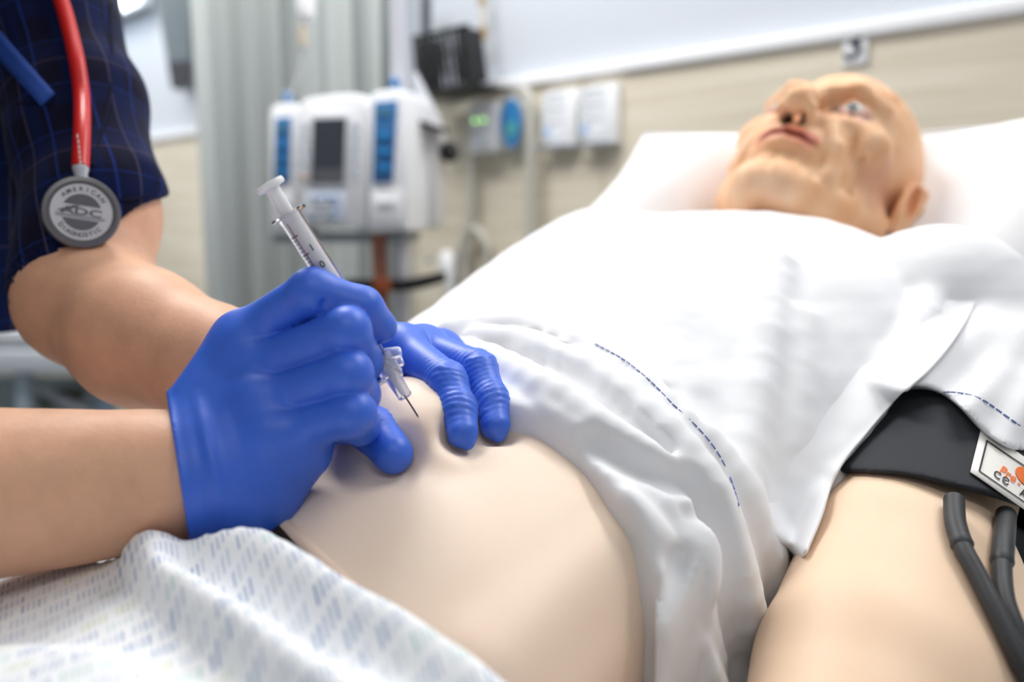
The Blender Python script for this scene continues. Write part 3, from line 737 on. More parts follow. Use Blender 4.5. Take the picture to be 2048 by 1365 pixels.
# ---- dents that the nurse's hand makes
TH_TIP, IX_TIP, MD_TIP = at(792, 905, .394), at(926, 868, .408), at(992, 853, .424)
HIP = [march(torso, 960, 1335, -.0105), march(torso, 1195, 1122, -.0095)]
def belly_extra(P, d):
    d = smin(d, ell(P, at(842, 868, .440), (.034, .030, .026)), .028)
    d = smin(d, cap(P, at(815, 822, .470), at(870, 905, .420), .013, .012), .03)
    for c, r in ((TH_TIP, .0112), (IX_TIP, .0098), (MD_TIP, .0095)): d = smax(d, -(np.linalg.norm(P-c, axis=1)-r), .012)
    # soft fold above the hip, and the hip's own swell
    d = smin(d, cap(P, HIP[0], HIP[1], .014, .012), .014)
    return d
def body(P):
    d = belly_extra(P, torso(P))
    d = smin(d, arm(P), .004)
    return smin(d, head(P), .02)
print('manikin'); 
man = thing('manikin', 'bald elderly patient manikin lying on the bed, head on the white pillow, bare belly', 'manikin', bw(0, 0, .92))
V, F = surface(body, (-.36, .02, .86), (.62, 1.12, 1.42), .0023)
V, F = largest_island(V, F)
q = (V-HC) @ RH; s_, t_ = st(V)
pale = np.array(srgb(240, 219, 199)[:3]); face = np.array(srgb(233, 186, 145)[:3])
hm = np.clip((s_-.40)/.05, 0, 1)[:, None]*(np.abs(t_) < .16)[:, None]
pale = np.where((t_ > .135)[:, None], np.array(srgb(238, 209, 181)[:3]), pale); col = pale*(1-hm) + face*hm
qa = np.stack([np.abs(q[:, 0]), q[:, 1], q[:, 2]], 1)
def blot(c, w, rgb, k):
    global col
    f = np.clip(1-ell(qa, c, w)/k, 0, 1)[:, None]*hm; f = f*f*(3-2*f); col = col*(1-f) + f*np.array(srgb(*rgb)[:3])
mott = wob(q, 28, 3)[:, None]; mott2 = wob(q*np.array([1, 1, .5]), 60, 5)[:, None]
col = np.where(hm > .5, col*(1+np.array([.07, .17, .25])*np.clip(mott+mott2*.6, -1, 1)), col)
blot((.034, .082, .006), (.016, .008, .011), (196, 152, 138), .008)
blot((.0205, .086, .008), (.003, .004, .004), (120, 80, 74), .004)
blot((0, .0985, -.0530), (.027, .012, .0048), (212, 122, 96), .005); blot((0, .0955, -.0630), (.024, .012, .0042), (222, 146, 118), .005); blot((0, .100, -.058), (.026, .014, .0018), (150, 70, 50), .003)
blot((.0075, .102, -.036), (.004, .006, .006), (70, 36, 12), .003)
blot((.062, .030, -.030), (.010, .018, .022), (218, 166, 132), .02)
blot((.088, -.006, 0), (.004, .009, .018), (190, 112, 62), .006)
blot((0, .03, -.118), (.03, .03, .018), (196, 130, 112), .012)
mesh_obj('body', V, F, M['skin_body'], man, col=col)
for sg in (-1, 1):
    eo = HC + RH @ np.array([sg*.033, .0762, .0100])*HS; ed = RH @ np.array([0, .96, -.06]); ed /= np.linalg.norm(ed)
    e = lathe('eye', [(.0001, -.0125)] + [(.0125*math.sin(a), -.0125*math.cos(a)) for a in np.linspace(.2, math.pi-.02, 14)], eo, ed, M['sclera'], man, n=20)
    lathe('iris', [(.0058, .0106), (.0055, .0120), (.002, .0131)], eo, ed, M['iris'], e, n=18)
# raised edge of the soft abdomen pad and a dark tube standing in for the shade in the gap under it
tube('pad_edge', catmull([march(body, u, v, -.002) for u, v in ((470, 1010), (530, 1024), (575, 1062), (620, 1108), (690, 1174), (740, 1222))]), .0045, mat('pad_edge', (226, 200, 178), rough=.5), man, n=10)

tube('gap_shade_strip', catmull([march(body, u, v, -.005) for u, v in ((425, 1040), (480, 1030), (528, 1044), (566, 1082), (612, 1134))]), .0075, M['dark_gap'], man, n=10)
# ------------------------------------------------------------------ gown
HEM_PX = [(930, 800), (1000, 800), (1050, 815), (1090, 834), (1160, 878), (1212, 940), (1252, 1000), (1290, 1075), (1312, 1140), (1306, 1210), (1328, 1295), (1372, 1365), (1400, 1440)]
def base_gown(P):
    s, t = st(P); d = torso(P)
    puff = .008 + .006*np.clip((s-.1)/.2, 0, 1) + .007*np.exp(-((s-.06)/.045)**2)*np.clip((t+.02)/.05, 0, 1)
    d = d - puff
    d = smin(d, cap(P, bw(.12, -.10, 1.075), bw(.40, -.135, 1.15), .045, .05), .05)      # tents over the far arm
    zf = .975 + .28*np.clip(s-.05, 0, .4) - .35*np.clip(t-.12, 0, .2) + .010*np.sin(t*150+s*14)
    fill = smax(smax((P[:, 2]-zf)*.8, np.abs(t-.15)-.09, .01), np.abs(s-.23)-.25, .01)
    return smin(d, fill, .02)
_h = np.array([[x[0] for x in st(march(base_gown, u, v)[None])] for u, v in HEM_PX]); _o = np.argsort(_h[:, 1]); HEM_T, HEM_S = _h[_o, 1], _h[_o, 0]
print('hem', np.round(_h, 3).tolist())
def hem_cut(P):
    s, t = st(P); return np.interp(t, HEM_T, HEM_S) - s
SLC = lambda P: chain(P, [ARM[0], ARM[1], ARM[2], ARM[3]], [.078, .0725, .0705, .0700], .006)
SLP = [march(SLC, 1812, 780), march(SLC, 1925, 826), march(SLC, 2048, 886)]
SLN = np.cross(SLP[2]-SLP[0], raydir(1925, 850)); SLN /= np.linalg.norm(SLN); SLN = SLN if SLN @ (ARM[2]-ARM[1]) > 0 else -SLN
def sleeve(P):
    d = SLC(P)
    n = ARM[2]-ARM[1]; n = n/np.linalg.norm(n)
    a = np.array([0, 0, 1.0]); b = np.cross(n, a); b /= np.linalg.norm(b); c = np.cross(n, b)
    q = P-ARM[1]; an = np.arctan2(q @ b, q @ c)
    amp = np.exp(-(((P-SLP[0]) @ SLN)/.055)**2)
    d = d - amp*(.0032*np.sin(an*9 + 40*(q @ n)) + .0024*np.sin(an*17+1+22*(q @ n)))
    return smax(d, (P-SLP[0]) @ SLN - .006*np.sin(an*5+1), .003)
FOLDS = []; CUTS = []
def fold(px, r0, r1, sink=.4, k=.006):
    pts = catmull([march(base_gown, u, v, -sink*r0) for u, v in px], 3); FOLDS.append((pts, list(np.linspace(r0, r1, len(pts))), k))
def groove(px, r0, r1, sink=-.3, k=.006):
    pts = catmull([march(base_gown, u, v, -sink*r0) for u, v in px], 3); CUTS.append((pts, list(np.linspace(r0, r1, len(pts))), k))
fold([(905, 672), (1000, 660), (1085, 672), (1200, 722), (1330, 822), (1430, 922), (1492, 1030), (1540, 1150), (1550, 1260)], .012, .011, .25, .004)
fold([(962, 690), (1060, 702), (1180, 756), (1290, 842), (1390, 956), (1440, 1066), (1470, 1180), (1500, 1300), (1520, 1420)], .0135, .012, .2, .004)
fold([(925, 716), (1010, 744), (1090, 784), (1190, 852), (1290, 912), (1368, 940)], .0135, .007, .1, .004)
fold([(1088, 790), (1090, 815), (1118, 838), (1165, 866), (1200, 890)], .005, .004, .2, .004)
fold([(1300, 925), (1352, 985), (1390, 1050), (1396, 1085)], .009, .006, .2, .004)
fold([(1398, 1086), (1382, 1170), (1352, 1250), (1392, 1340), (1440, 1420)], .012, .010, .1, .005)
fold([(1320, 1150), (1350, 1190), (1390, 1200), (1440, 1180)], .005, .003, .5, .004)
fold([(1250, 1010), (1300, 1060), (1345, 1110)], .007, .005, .3, .005)
fold([(1360, 540), (1352, 640), (1356, 720), (1385, 790)], .010, .006, .6, .012)
fold([(1552, 540), (1530, 680), (1496, 850), (1475, 985)], .013, .012, .35, .008)
fold([(1880, 500), (1846, 640), (1760, 780), (1680, 920), (1632, 1050), (1610, 1150)], .014, .010, .0, .006)
fold([(1600, 650), (1590, 800), (1560, 960), (1545, 1100)], .008, .006, .75, .012)
fold([(1560, 1260), (1530, 1330), (1500, 1420)], .008, .008, .4)
for cr in ([(1010, 704), (1100, 734), (1200, 804)], [(1060, 650), (1180, 688), (1300, 775)], [(1120, 806), (1200, 856), (1262, 886)], [(1330, 840), (1400, 925), (1445, 1015)],
           [(1400, 1185), (1412, 1260), (1452, 1330)], [(1442, 1100), (1500, 1220), (1520, 1300)], [(1210, 905), (1290, 960), (1340, 1010)], [(1330, 1010), (1362, 1075), (1366, 1130)],
           [(1150, 700), (1260, 760), (1340, 840)], [(1420, 880), (1480, 970), (1510, 1060)], [(1030, 760), (1080, 775), (1130, 812)]):
    fold(cr, .0042, .0026, .3, .004)
groove([(1180, 878), (1262, 922), (1345, 958), (1380, 965)], .007, .005)
groove([(990, 712), (1075, 722), (1170, 770), (1250, 826), (1330, 905)], .006, .003, -.1)
groove([(960, 680), (1060, 684), (1150, 722), (1240, 778)], .006, .003, -.1)
groove([(1415, 1010), (1446, 1110), (1470, 1230), (1486, 1340)], .007, .006)
groove([(1338, 770), (1350, 795), (1390, 846)], .005, .003)
groove([(1362, 1120), (1352, 1180), (1330, 1240)], .006, .003)
def gown(P):
    d = base_gown(P)
    for pts, rr, k in FOLDS: d = smin(d, chainb(P, pts, rr, .002), k)
    for pts, rr, k in CUTS: d = smax(d, -chainb(P, pts, rr, .002), k)
    d = smax(d, hem_cut(P) - .002*wob(P, 24, 9), .005)
    d = smin(d, sleeve(P), .004)
    d = d + .0009*wob(P*np.array([1, 1, .6]), 24, 11) + .0003*wob(P, 60, 12)
    s, t = st(P)
    d = smax(d, s - .466, .006)
    return smax(d, .925-P[:, 2], .004)
print('gown')
gw = thing('patient_gown', 'white cotton gown pulled up over the chest, blue stitched hem', 'gown', bw(.25, 0, .95))
V, F = surface(gown, (-.10, .26, .90), (.62, .95, 1.30), .0021); V, F = largest_island(V, F)
mesh_obj('cloth', V, F, M['cotton'], gw)
def stitches(px, r=.00036, dash=.0036, gap=.0012, par=None):
    pts = [march(gown, u, v, .0003) for u, v in px]; pts = np.array(catmull(pts, 6))
    L = np.concatenate([[0], np.cumsum(np.linalg.norm(np.diff(pts, axis=0), axis=1))]); x = 0; VV = []; FF = []
    while x < L[-1]:
        e = min(x+dash, L[-1]); P_ = [np.array([np.interp(y, L, pts[:, c]) for c in range(3)]) for y in (x, (x+e)/2, e)]
        v_, f_ = tube_geo(P_, r, 5); o = len(VV); VV += v_; FF += [[i+o for i in f] for f in f_]; x = e+gap
    tag(mesh_obj('stitching', VV, FF, M['thread'], par), kind='stuff')
stitches([(1190, 688), (1245, 718), (1300, 762), (1345, 808), (1395, 855), (1435, 905), (1462, 960), (1478, 1012)], par=gw)
stitches([(1845, 792), (1890, 785), (1930, 788), (1965, 800), (1995, 820), (2030, 845), (2060, 868)], r=.00046, par=gw)

# ------------------------------------------------------------------ blood pressure cuff
print('cuff')
ca, cb = ARM[1], ARM[2]; cn = (cb-ca)/np.linalg.norm(cb-ca)
def arm_cuffed(P): return chain(P, [ARM[1], ARM[2]+np.array([.006, 0, -.003]), ARM[3]+np.array([.009, 0, -.005])], [.0620, .0600, .0600], .006)
cp1, cp2, cp3 = at(1664, 972, .518), march(arm_cuffed, 1830, 958), at(1995, 1048, .492)
lo_n = np.cross(cp2-cp1, cp3-cp1); lo_n /= np.linalg.norm(lo_n); lo_n = lo_n if lo_n @ cn > 0 else -lo_n
def cuff(P):
    d = np.abs(arm_cuffed(P)) - .0030
    low = (P-cp2) @ lo_n + .0015*wob(P, 30, 4)
    d = smax(d, low, .003); return smax(d, -low-.125, .003)
ck = thing('pressure_cuff', 'black nylon blood pressure cuff around the upper arm', 'cuff', cp2)
V, F = surface(cuff, (.05, .30, .88), (.48, .75, 1.16), .0018); V, F = largest_island(V, F)
mesh_obj('band', V, F, M['black_nylon'], ck)
def cuff_face(P): return arm_cuffed(P) - .0030
def on_cuff(u, v, off): return march(cuff_face, u, v, off)
def quadstrip(rows):
    n = len(rows[0]); V = [p for r in rows for p in r]; F = []
    for j in range(len(rows)-1):
        for i in range(n-1): F.append([j*n+i, j*n+i+1, (j+1)*n+i+1, (j+1)*n+i])
    return V, F
# front panel of the gown lapping over the cuff: a thin free edge
def lapped(P): return np.minimum(np.minimum(gown(P), cuff(P)), arm(P))
EDGE = catmull([np.array(p, float) for p in ((1960, 590), (1905, 684), (1856, 742), (1803, 788), (1735, 864), (1670, 944), (1640, 1030), (1612, 1096), (1600, 1130))], 5)
rows = []
for k, e in enumerate(EDGE):
    tw = e + np.array([-130, -60]); end = min(1, k/6, (len(EDGE)-1-k)/5); end = end*end*(3-2*end)
    rows.append([march(lapped, *(e*(1-f) + tw*f), (.0058*(1-f)**1.2 + .0010*math.sin(k*.5)*(1-f))*(.25+.75*end) - .0032*f - (.0025 if k < 9 else .007)*(1-end)) for f in (0, .06, .2, .4, .6, .8, 1)])
V, F = quadstrip(rows); pn = mesh_obj('front_panel', V, F, M['cotton'], gw); md = pn.modifiers.new('s', 'SUBSURF'); md.levels = md.render_levels = 2; md = pn.modifiers.new('t', 'SOLIDIFY'); md.thickness = .0016
# tail of the cuff hanging behind the tubes
rows = [[at(u, v, d) for u, v, d in r] for r in ([(1880, 985, .500), (1960, 1030, .506), (2060, 1050, .512)], [(1905, 1060, .520), (1975, 1100, .520), (2070, 1120, .52)], [(1950, 1180, .520), (1985, 1200, .52), (2080, 1200, .52)], [(1972, 1255, .505), (2000, 1252, .505), (2090, 1240, .505)])]
V, F = quadstrip(rows); tl = mesh_obj('tail_flap', V, F, M['black_nylon'], ck); md = tl.modifiers.new('s', 'SUBSURF'); md.levels = md.render_levels = 2; md = tl.modifiers.new('t', 'SOLIDIFY'); md.thickness = .003
# sewn label
LBL = np.array([(1962, 858), (2150, 985), (2128, 1075), (1940, 945)], float)
def lb(a, b):
    return (LBL[0]*(1-a)+LBL[1]*a)*(1-b) + (LBL[3]*(1-a)+LBL[2]*a)*b
def patch(a0, a1, b0, b1, off, name, mt, par, na=14, nb_=7):
    rows = [[on_cuff(*lb(a0+(a1-a0)*i/na, b0+(b1-b0)*j/nb_), off) for i in range(na+1)] for j in range(nb_+1)]
    V, F = quadstrip(rows); return mesh_obj(name, V, F, mt, par)
lab = patch(0, 1, 0, 1, .0010, 'sewn_label', M['label_white'], ck); md = lab.modifiers.new('t', 'SOLIDIFY'); md.thickness = .0006
patch(.075, .092, .14, .86, .0021, 'label_line', M['ink'], lab, 2, 8)
patch(.075, 1, .14, .165, .0021, 'label_line', M['ink'], lab, 14, 1); patch(.075, 1, .835, .86, .0021, 'label_line', M['ink'], lab, 14, 1)
def decal(s, a, b, ha, hb, mt, name, bold=False, shear=0):
    """print on the label; a,b = centre, ha = letter width scale, hb = height scale in label units"""
    V, F = text_mesh(s, 1.0, bold, shear); V = np.asarray(V)
    mesh_obj(name, [on_cuff(*lb(a+v[0]*ha, b-v[1]*hb), .0022) for v in V], F, mt, lab, smooth=False)
decal('Pre', .345, .53, .125, .26, M['orange'], 'print_orange', True, .25)
decal('-', .475, .55, .10, .26, M['orange'], 'print_orange', True)
decal('C', .255, .69, .105, .21, M['ink'], 'print_dark', True); decal('\u0404', .345, .70, .105, .21, M['ink'], 'print_dark', True)
decal('A', .535, .70, .105, .24, M['ink'], 'print_dark', True)
V = []; 
for i in range(24): an = 2*math.pi*i/24; V.append(on_cuff(*lb(.53+.12*math.cos(an), .34+.17*math.sin(an)), .0022))
mesh_obj('print_orange', V, [list(range(24))], M['orange'], lab, smooth=False)
# tubes
def armsurf(P): return np.minimum(arm(P), cuff(P))
def hosepts(px, r, d=None): return catmull([march(arm, u, v, r) if d is None else at(u, v, d[i]) for i, (u, v) in enumerate(px)], 5)
a0 = march(arm, 1908, 1030, .006); 
p1 = [(1908, 1000, .500), (1911, 1048, .478), (1926, 1096, .456), (1952, 1146, .440), (2000, 1240, .415), (2052, 1345, .392), (2100, 1450, .37)]
p2 = [(2012, 1030, .515), (2008, 1075, .498), (2004, 1130, .482), (2010, 1200, .462), (2036, 1270, .442), (2080, 1370, .42)]
for i, pl in enumerate((p1, p2)):
    base_ = []
    for u, v, dd in pl:
        m_ = march(arm, u, v, .0052); ok = abs(arm(m_[None])[0]-.0052) < .001; base_.append(m_ if ok else at(u, v, dd))
    pts = catmull(base_, 6); n = len(pts)
    hs = tube('hose', pts, [.0042]*n, M['rubber'], ck, n=16)
    m_ = catmull(base_[:3], 6); tube('connector', m_, [.0048]*(len(m_)-2)+[.0051, .0043], M['rubber'], hs, n=16)

# ------------------------------------------------------------------ pillow
print('pillow')
PC = [at(1288, 268, .99), at(2420, 212, .88), at(2200, 830, .66), at(900, 640, .82)]      # top left, top right, bottom right, bottom left
def pillow():
    n = 60; V = []; idx = {}
    nrm = np.cross(PC[1]-PC[0], PC[3]-PC[0]); nrm /= np.linalg.norm(nrm); nrm = nrm if nrm[2] > 0 else -nrm
    ctr = sum(PC)/4
    for side in (1, -1):
        for j in range(n+1):
            for i in range(n+1):
                a, b = i/n, j/n; u, v = 2*a-1, 2*b-1
                p = (PC[0]*(1-a)+PC[1]*a)*(1-b) + (PC[3]*(1-a)+PC[2]*a)*b
                edge = max(abs(u), abs(v)); pull = .060*((1-u*u)*abs(v)**3*np.sign(v)*0 )
                # edges curve in between the corners
                p = p + (ctr-p)*(.10*(1-v*v)*abs(u)**4 + .13*(1-u*u)*abs(v)**4)
                h = ((1-u*u)*(1-v*v))**.75*.075
                if side > 0:
                    h *= 1 - .98*math.exp(-(((a-.46)/.24)**4 + ((b-.5)/.50)**4)); h += .003*math.sin(9*u+4*v)*(1-u*u)*(1-v*v)
                p = p - nrm*.028*math.exp(-(((a-.44)/.24)**4 + ((b-.5)/.46)**4))
                V.append(p + nrm*h*side*(1 if side > 0 else .8))
    F = []; m = (n+1)**2
    for k in (0, m):
        for j in range(n):
            for i in range(n):
                q = [k+j*(n+1)+i, k+j*(n+1)+i+1, k+(j+1)*(n+1)+i+1, k+(j+1)*(n+1)+i]; F.append(q if k else q[::-1])
    bm = bmesh.new(); vs = [bm.verts.new(v) for v in V]
    for f in F: bm.faces.new([vs[i] for i in f])
    bmesh.ops.remove_doubles(bm, verts=bm.verts[:], dist=1e-5); bmesh.ops.recalc_face_normals(bm, faces=bm.faces[:])
    return bm
pl = thing('pillow', 'large white pillow under the bald head', 'pillow', sum(PC)/4)
bm_obj('cover', pillow(), M['pillow'], pl, sharp=80)
tube('seam', catmull([PC[0], (PC[0]+PC[1])/2+(sum(PC)/4-(PC[0]+PC[1])/2)*.13, PC[1]], 10), .002, M['pillow'], pl, n=6)

# ------------------------------------------------------------------ bed
BED = Frame(bw(0, 0, 0), -PHI)                                     # x across to the patient's left, y towards the head
bd = thing('hospital_bed', 'hospital bed with a pale sheet under the manikin', 'bed', bw(0, 0, 0))
def loft(name, prof, x0, x1, mt, par, bev=.02):
    bm = bmesh.new(); A = [bm.verts.new(BED.w((x0, y, z))) for y, z in prof]; B = [bm.verts.new(BED.w((x1, y, z))) for y, z in prof]; n = len(prof)
    bm.faces.new(A); bm.faces.new(B)
    for i in range(n): bm.faces.new([A[i], B[i], B[(i+1) % n], A[(i+1) % n]])
    bmesh.ops.recalc_face_normals(bm, faces=bm.faces[:]); bmesh.ops.bevel(bm, geom=bm.edges[:], offset=bev, segments=3, profile=.5, affect='EDGES')
    return bm_obj(name, bm, mt, par)
loft('mattress', [(-1.25, .92), (.10, .92), (.88, 1.15), (.84, 1.03), (.12, .78), (-1.25, .78)], -.44, .44, M['sheet'], bd, .03)
loft('deck', [(-1.25, .775), (.12, .775), (.85, 1.02), (.86, .98), (.14, .73), (-1.25, .73)], -.43, .43, M['bed_grey'], bd, .008)
loft('base_frame', [(-1.15, .36), (.75, .36), (.75, .28), (-1.15, .28)], -.35, .35, M['bed_grey'], bd, .01)
for y in (-.8, .4):
    for x in (-.22, .22): tube('lift_leg', [BED.w((x, y, .74)), BED.w((x, y+.12, .32))], .03, M['grey_plastic'], bd)
for y in (-1.1, .7):
    for x in (-.33, .33):
        lathe('castor', [(.01, -.02), (.075, -.02), (.075, .02), (.01, .02)], BED.w((x, y, .077)), BED.R[:, 0], M['black'], bd, n=24)
        tube('castor_fork', [BED.w((x, y, .28)), BED.w((x+.03, y, .08))], .015, M['steel'], bd, n=8)
# ------------------------------------------------------------------ patterned cotton over the hips and legs
print('blanket')
def cover_h(s, t):
    top = np.interp(np.clip(s, -1.2, -.02), _ss, T_TOP)
    far = np.interp(s, [-1.2, -.6, -.3, -.1], [.985, 1.0, 1.02, 1.03]); top = np.where(s < -.2, np.minimum(top, far+.03), top)
    w = .20; e = np.clip(np.abs(t-.0)/.24, 0, 1); z = .935 + (top-.935)*(1-e**3.2)
    z = z - .010*np.exp(-((t-.0)/.03)**2)*np.clip((-.22-s)/.1, 0, 1)
    return z
def cover_sdf(P): s, t = st(P); return (P[:, 2]-cover_h(s, t)-.004)*.8
def cst(px): 
    out = []
    for u, v in px: p = march(cover_sdf, u, v); s, t = st(p[None]); out.append((s[0], t[0]))
    return np.array(out)
def seg_dist(s, t, pl):
    best = np.full(s.shape, 9.0); sgn = np.zeros(s.shape); along = np.zeros(s.shape)
    n = len(pl)-1
    for i in range(n):
        a, b = pl[i], pl[i+1]; d = b-a; L = d @ d; f = ((s-a[0])*d[0]+(t-a[1])*d[1])/L
        if i > 0: f = np.maximum(f, 0)
        if i < n-1: f = np.minimum(f, 1)
        fx, fy = s-a[0]-f*d[0], t-a[1]-f*d[1]; r = np.hypot(fx, fy); m = r < best
        best = np.where(m, r, best); sgn = np.where(m, np.sign(d[0]*(t-a[1])-d[1]*(s-a[0])), sgn); along = np.where(m, (i+np.clip(f, 0, 1))/n, along)
    return best, sgn, along
def smooth01(x): x = np.clip(x, 0, 1); return x*x*(3-2*x)
TOPL = np.array(catmull([np.append(p, 0) for p in cst([(330, 1060), (430, 1066), (545, 1078), (620, 1118), (700, 1168), (790, 1222), (880, 1278), (960, 1335), (1040, 1400), (1200, 1520)])], 5))[:, :2]
ROLL = np.array(catmull([np.append(p, 0) for p in cst([(228, 1090), (250, 1128), (292, 1178), (350, 1232), (420, 1284), (480, 1330), (560, 1400), (700, 1500)])], 5))[:, :2]
GROOVE = np.array(catmull([np.append(p, 0) for p in cst([(372, 1096), (378, 1120), (440, 1160), (520, 1205), (610, 1262), (720, 1330), (860, 1420)])], 5))[:, :2]
NEAR = np.array(catmull([np.append(p, 0) for p in cst([(-200, 1260), (0, 1262), (120, 1262), (230, 1290), (320, 1335), (420, 1400), (520, 1480)])], 5))[:, :2]
ds = .0022
gs = np.arange(-.85, -.02, ds); gt = np.arange(-.40, .42, ds)
S2, T2 = np.meshgrid(gs, gt, indexing='ij'); sh = S2.shape; sf, tf = S2.ravel(), T2.ravel()
zz = cover_h(sf, tf) - .006*smooth01((.02-tf)/.07)
d1, g1, a1 = seg_dist(sf, tf, ROLL); flap = smooth01((d1*g1+.004)/.010)              # raised side of the turned-back flap
if np.interp(0, [0, 1], [0, 1]) == 0:
    ref = cst([(520, 1140)])[0]; dd, gg, _ = seg_dist(np.array([ref[0]]), np.array([ref[1]]), ROLL)
    if gg[0] < 0: flap = smooth01((-d1*g1+.004)/.010)
flap = flap*np.clip(.25+a1*5, 0, 1)
zz = zz + .009*flap + .006*np.exp(-((d1-.008)/.009)**2)*(flap > .3)
d2, _, a2 = seg_dist(sf, tf, GROOVE); zz = zz - (.0105*np.exp(-(d2/.0085)**2))*np.clip(a2*6, .4, 1)*np.clip((1.05-a2)*3, 0, 1)
d4, g4, _ = seg_dist(sf, tf, NEAR); ref = cst([(60, 1340)])[0]; dd, gg, _ = seg_dist(np.array([ref[0]]), np.array([ref[1]]), NEAR)
nr = smooth01((d4*g4*gg[0]+.006)/.020); zz = zz + .010*nr*(1-flap)
d3, g3, a3 = seg_dist(sf, tf, TOPL); ref = cst([(600, 1200)])[0]; dd, gg, _ = seg_dist(np.array([ref[0]]), np.array([ref[1]]), TOPL)
inside = d3*g3*gg[0]                                            # metres inside the upper edge
zz = zz + .005*np.exp(-((inside-.010)/.010)**2)*flap
zz = zz - .016*smooth01((.007-inside)/.009)
P3 = np.stack([sf, tf, zz], 1); zz = zz + .0016*wob(P3*np.array([1, 1, 0]), 16, 21) + .0009*wob(P3*np.array([1, 1, 0]), 38, 22)
FA = [at(-300, 995, .352), at(0, 985, .368), at(180, 972, .378), at(318, 962, .384), at(352, 956, .385), at(430, 960, .388)]
for _ in range(6):                                               # the forearm presses into the cloth
    Pc = NV[None] + sf[:, None]*AX[None] + tf[:, None]*LX[None]; Pc[:, 2] = zz
    zz = zz - 1.1*np.maximum(.0015-chain(Pc, FA, [.039, .0320, .029, .0290, .0290, .027], .004), 0)
keep = (inside > -.001).reshape(sh)
V = NV[None] + sf[:, None]*AX[None] + tf[:, None]*LX[None]; V[:, 2] = zz
I = np.arange(len(sf)).reshape(sh); F = np.stack([I[:-1, :-1], I[1:, :-1], I[1:, 1:], I[:-1, 1:]], -1).reshape(-1, 4)
kf = (keep[:-1, :-1] & keep[1:, :-1] & keep[1:, 1:] & keep[:-1, 1:]).ravel(); F = F[kf]
used = np.zeros(len(V), bool); used[F.ravel()] = True; mp_ = np.cumsum(used)-1
ang = math.radians(24); uvs = np.stack([sf*math.cos(ang)+tf*math.sin(ang), -sf*math.sin(ang)+tf*math.cos(ang)], 1)
F = mp_[F][:, ::-1]
cv = mesh_obj('printed_cover', V[used], F, M['print'], None, uv=uvs[used])
tag(cv, 'white cotton cover printed with blue and green strokes over the hips', 'cover')
md = cv.modifiers.new('thick', 'SOLIDIFY'); md.thickness = .0022; md.offset = -1
# ------------------------------------------------------------------ gloved hands
def hand(P, wrist, palm_pts, palm_r, fingers, thumb, extra=(), k_f=.009, k_p=.012, wr=None):
    palm = None
    for (a, ra), (b, rb) in zip(palm_pts[::2], palm_pts[1::2]):
        c = cap(P, a, b, ra, rb); palm = c if palm is None else smin(palm, c, k_p)
    for pts, rr, k in extra: palm = smin(palm, chain(P, pts, rr, .008), k)
    best = palm
    for pts, rr in fingers + thumb:
        f = chain(P, pts, rr, .0045); best = np.minimum(best, smin(palm, f, k_f))
    return best
def zoomA(x, y, d): return at(300 + x*.43956, 500 + y*.43956, d)
A_W = at(352, 955, .385)
A_M = [zoomA(415, 405, .409), zoomA(455, 555, .400), zoomA(505, 695, .391), zoomA(575, 840, .385)]
A_MR = [.0128, .0132, .0128, .0122]
A_F = [
    ([A_M[0], zoomA(740, 190, .3845), zoomA(965, 262, .388), zoomA(1050, 350, .397)], [.0112, .0102, .0090, .0078]),
    ([A_M[1], zoomA(895, 368, .3765), zoomA(968, 510, .397), zoomA(880, 560, .424)], [.0112, .0102, .0090, .0078]),
    ([A_M[2], zoomA(905, 563, .3735), zoomA(955, 660, .394), zoomA(850, 700, .419)], [.0108, .0100, .0088, .0076]),
    ([A_M[3], zoomA(925, 745, .3725), zoomA(955, 800, .392), zoomA(850, 820, .414)], [.0104, .0096, .0084, .0072])]
A_T = [([at(440, 850, .420), at(545, 735, .447), at(640, 660, .452), at(715, 655, .447)], [.0150, .0118, .0104, .0085])]
A_P = []
for i, r in enumerate(A_MR):
    w = A_W + (zoomA(100, 1000+55*(i-1.5), .392-.004*i) - zoomA(100, 1000, .386)); A_P += [(w, .0195), (A_M[i], r)]
A_X = [([at(395, 1000, .390), at(500, 985, .388), at(600, 900, .388)], [.0225, .0215, .0150], .014),      # little-finger side
       ([at(420, 900, .400), at(490, 800, .412), at(480, 720, .420)], [.022, .020, .015], .014)]
FOREB = [at(-900, 1000, .42), at(-300, 995, .352), at(0, 985, .368), at(180, 972, .378), at(330, 955, .385), at(395, 945, .388)]
FOREB_R = [.046, .038, .0315, .0285, .0252, .0240]
cu = at(430, 930, .388) - at(345, 955, .384); cu = cu/np.linalg.norm(cu)
def cuffline(P, u1, v1, u2, v2, d): 
    """signed distance past a cut across the wrist through two pixels"""
    a, b = at(u1, v1, d), at(u2, v2, d); e = (b-a)/np.linalg.norm(b-a); n = np.cross(e, raydir((u1+u2)/2, (v1+v2)/2)); n = n/np.linalg.norm(n)
    n = n if n @ np.array([1, 0, 0]) > 0 else -n
    return (P-a) @ n
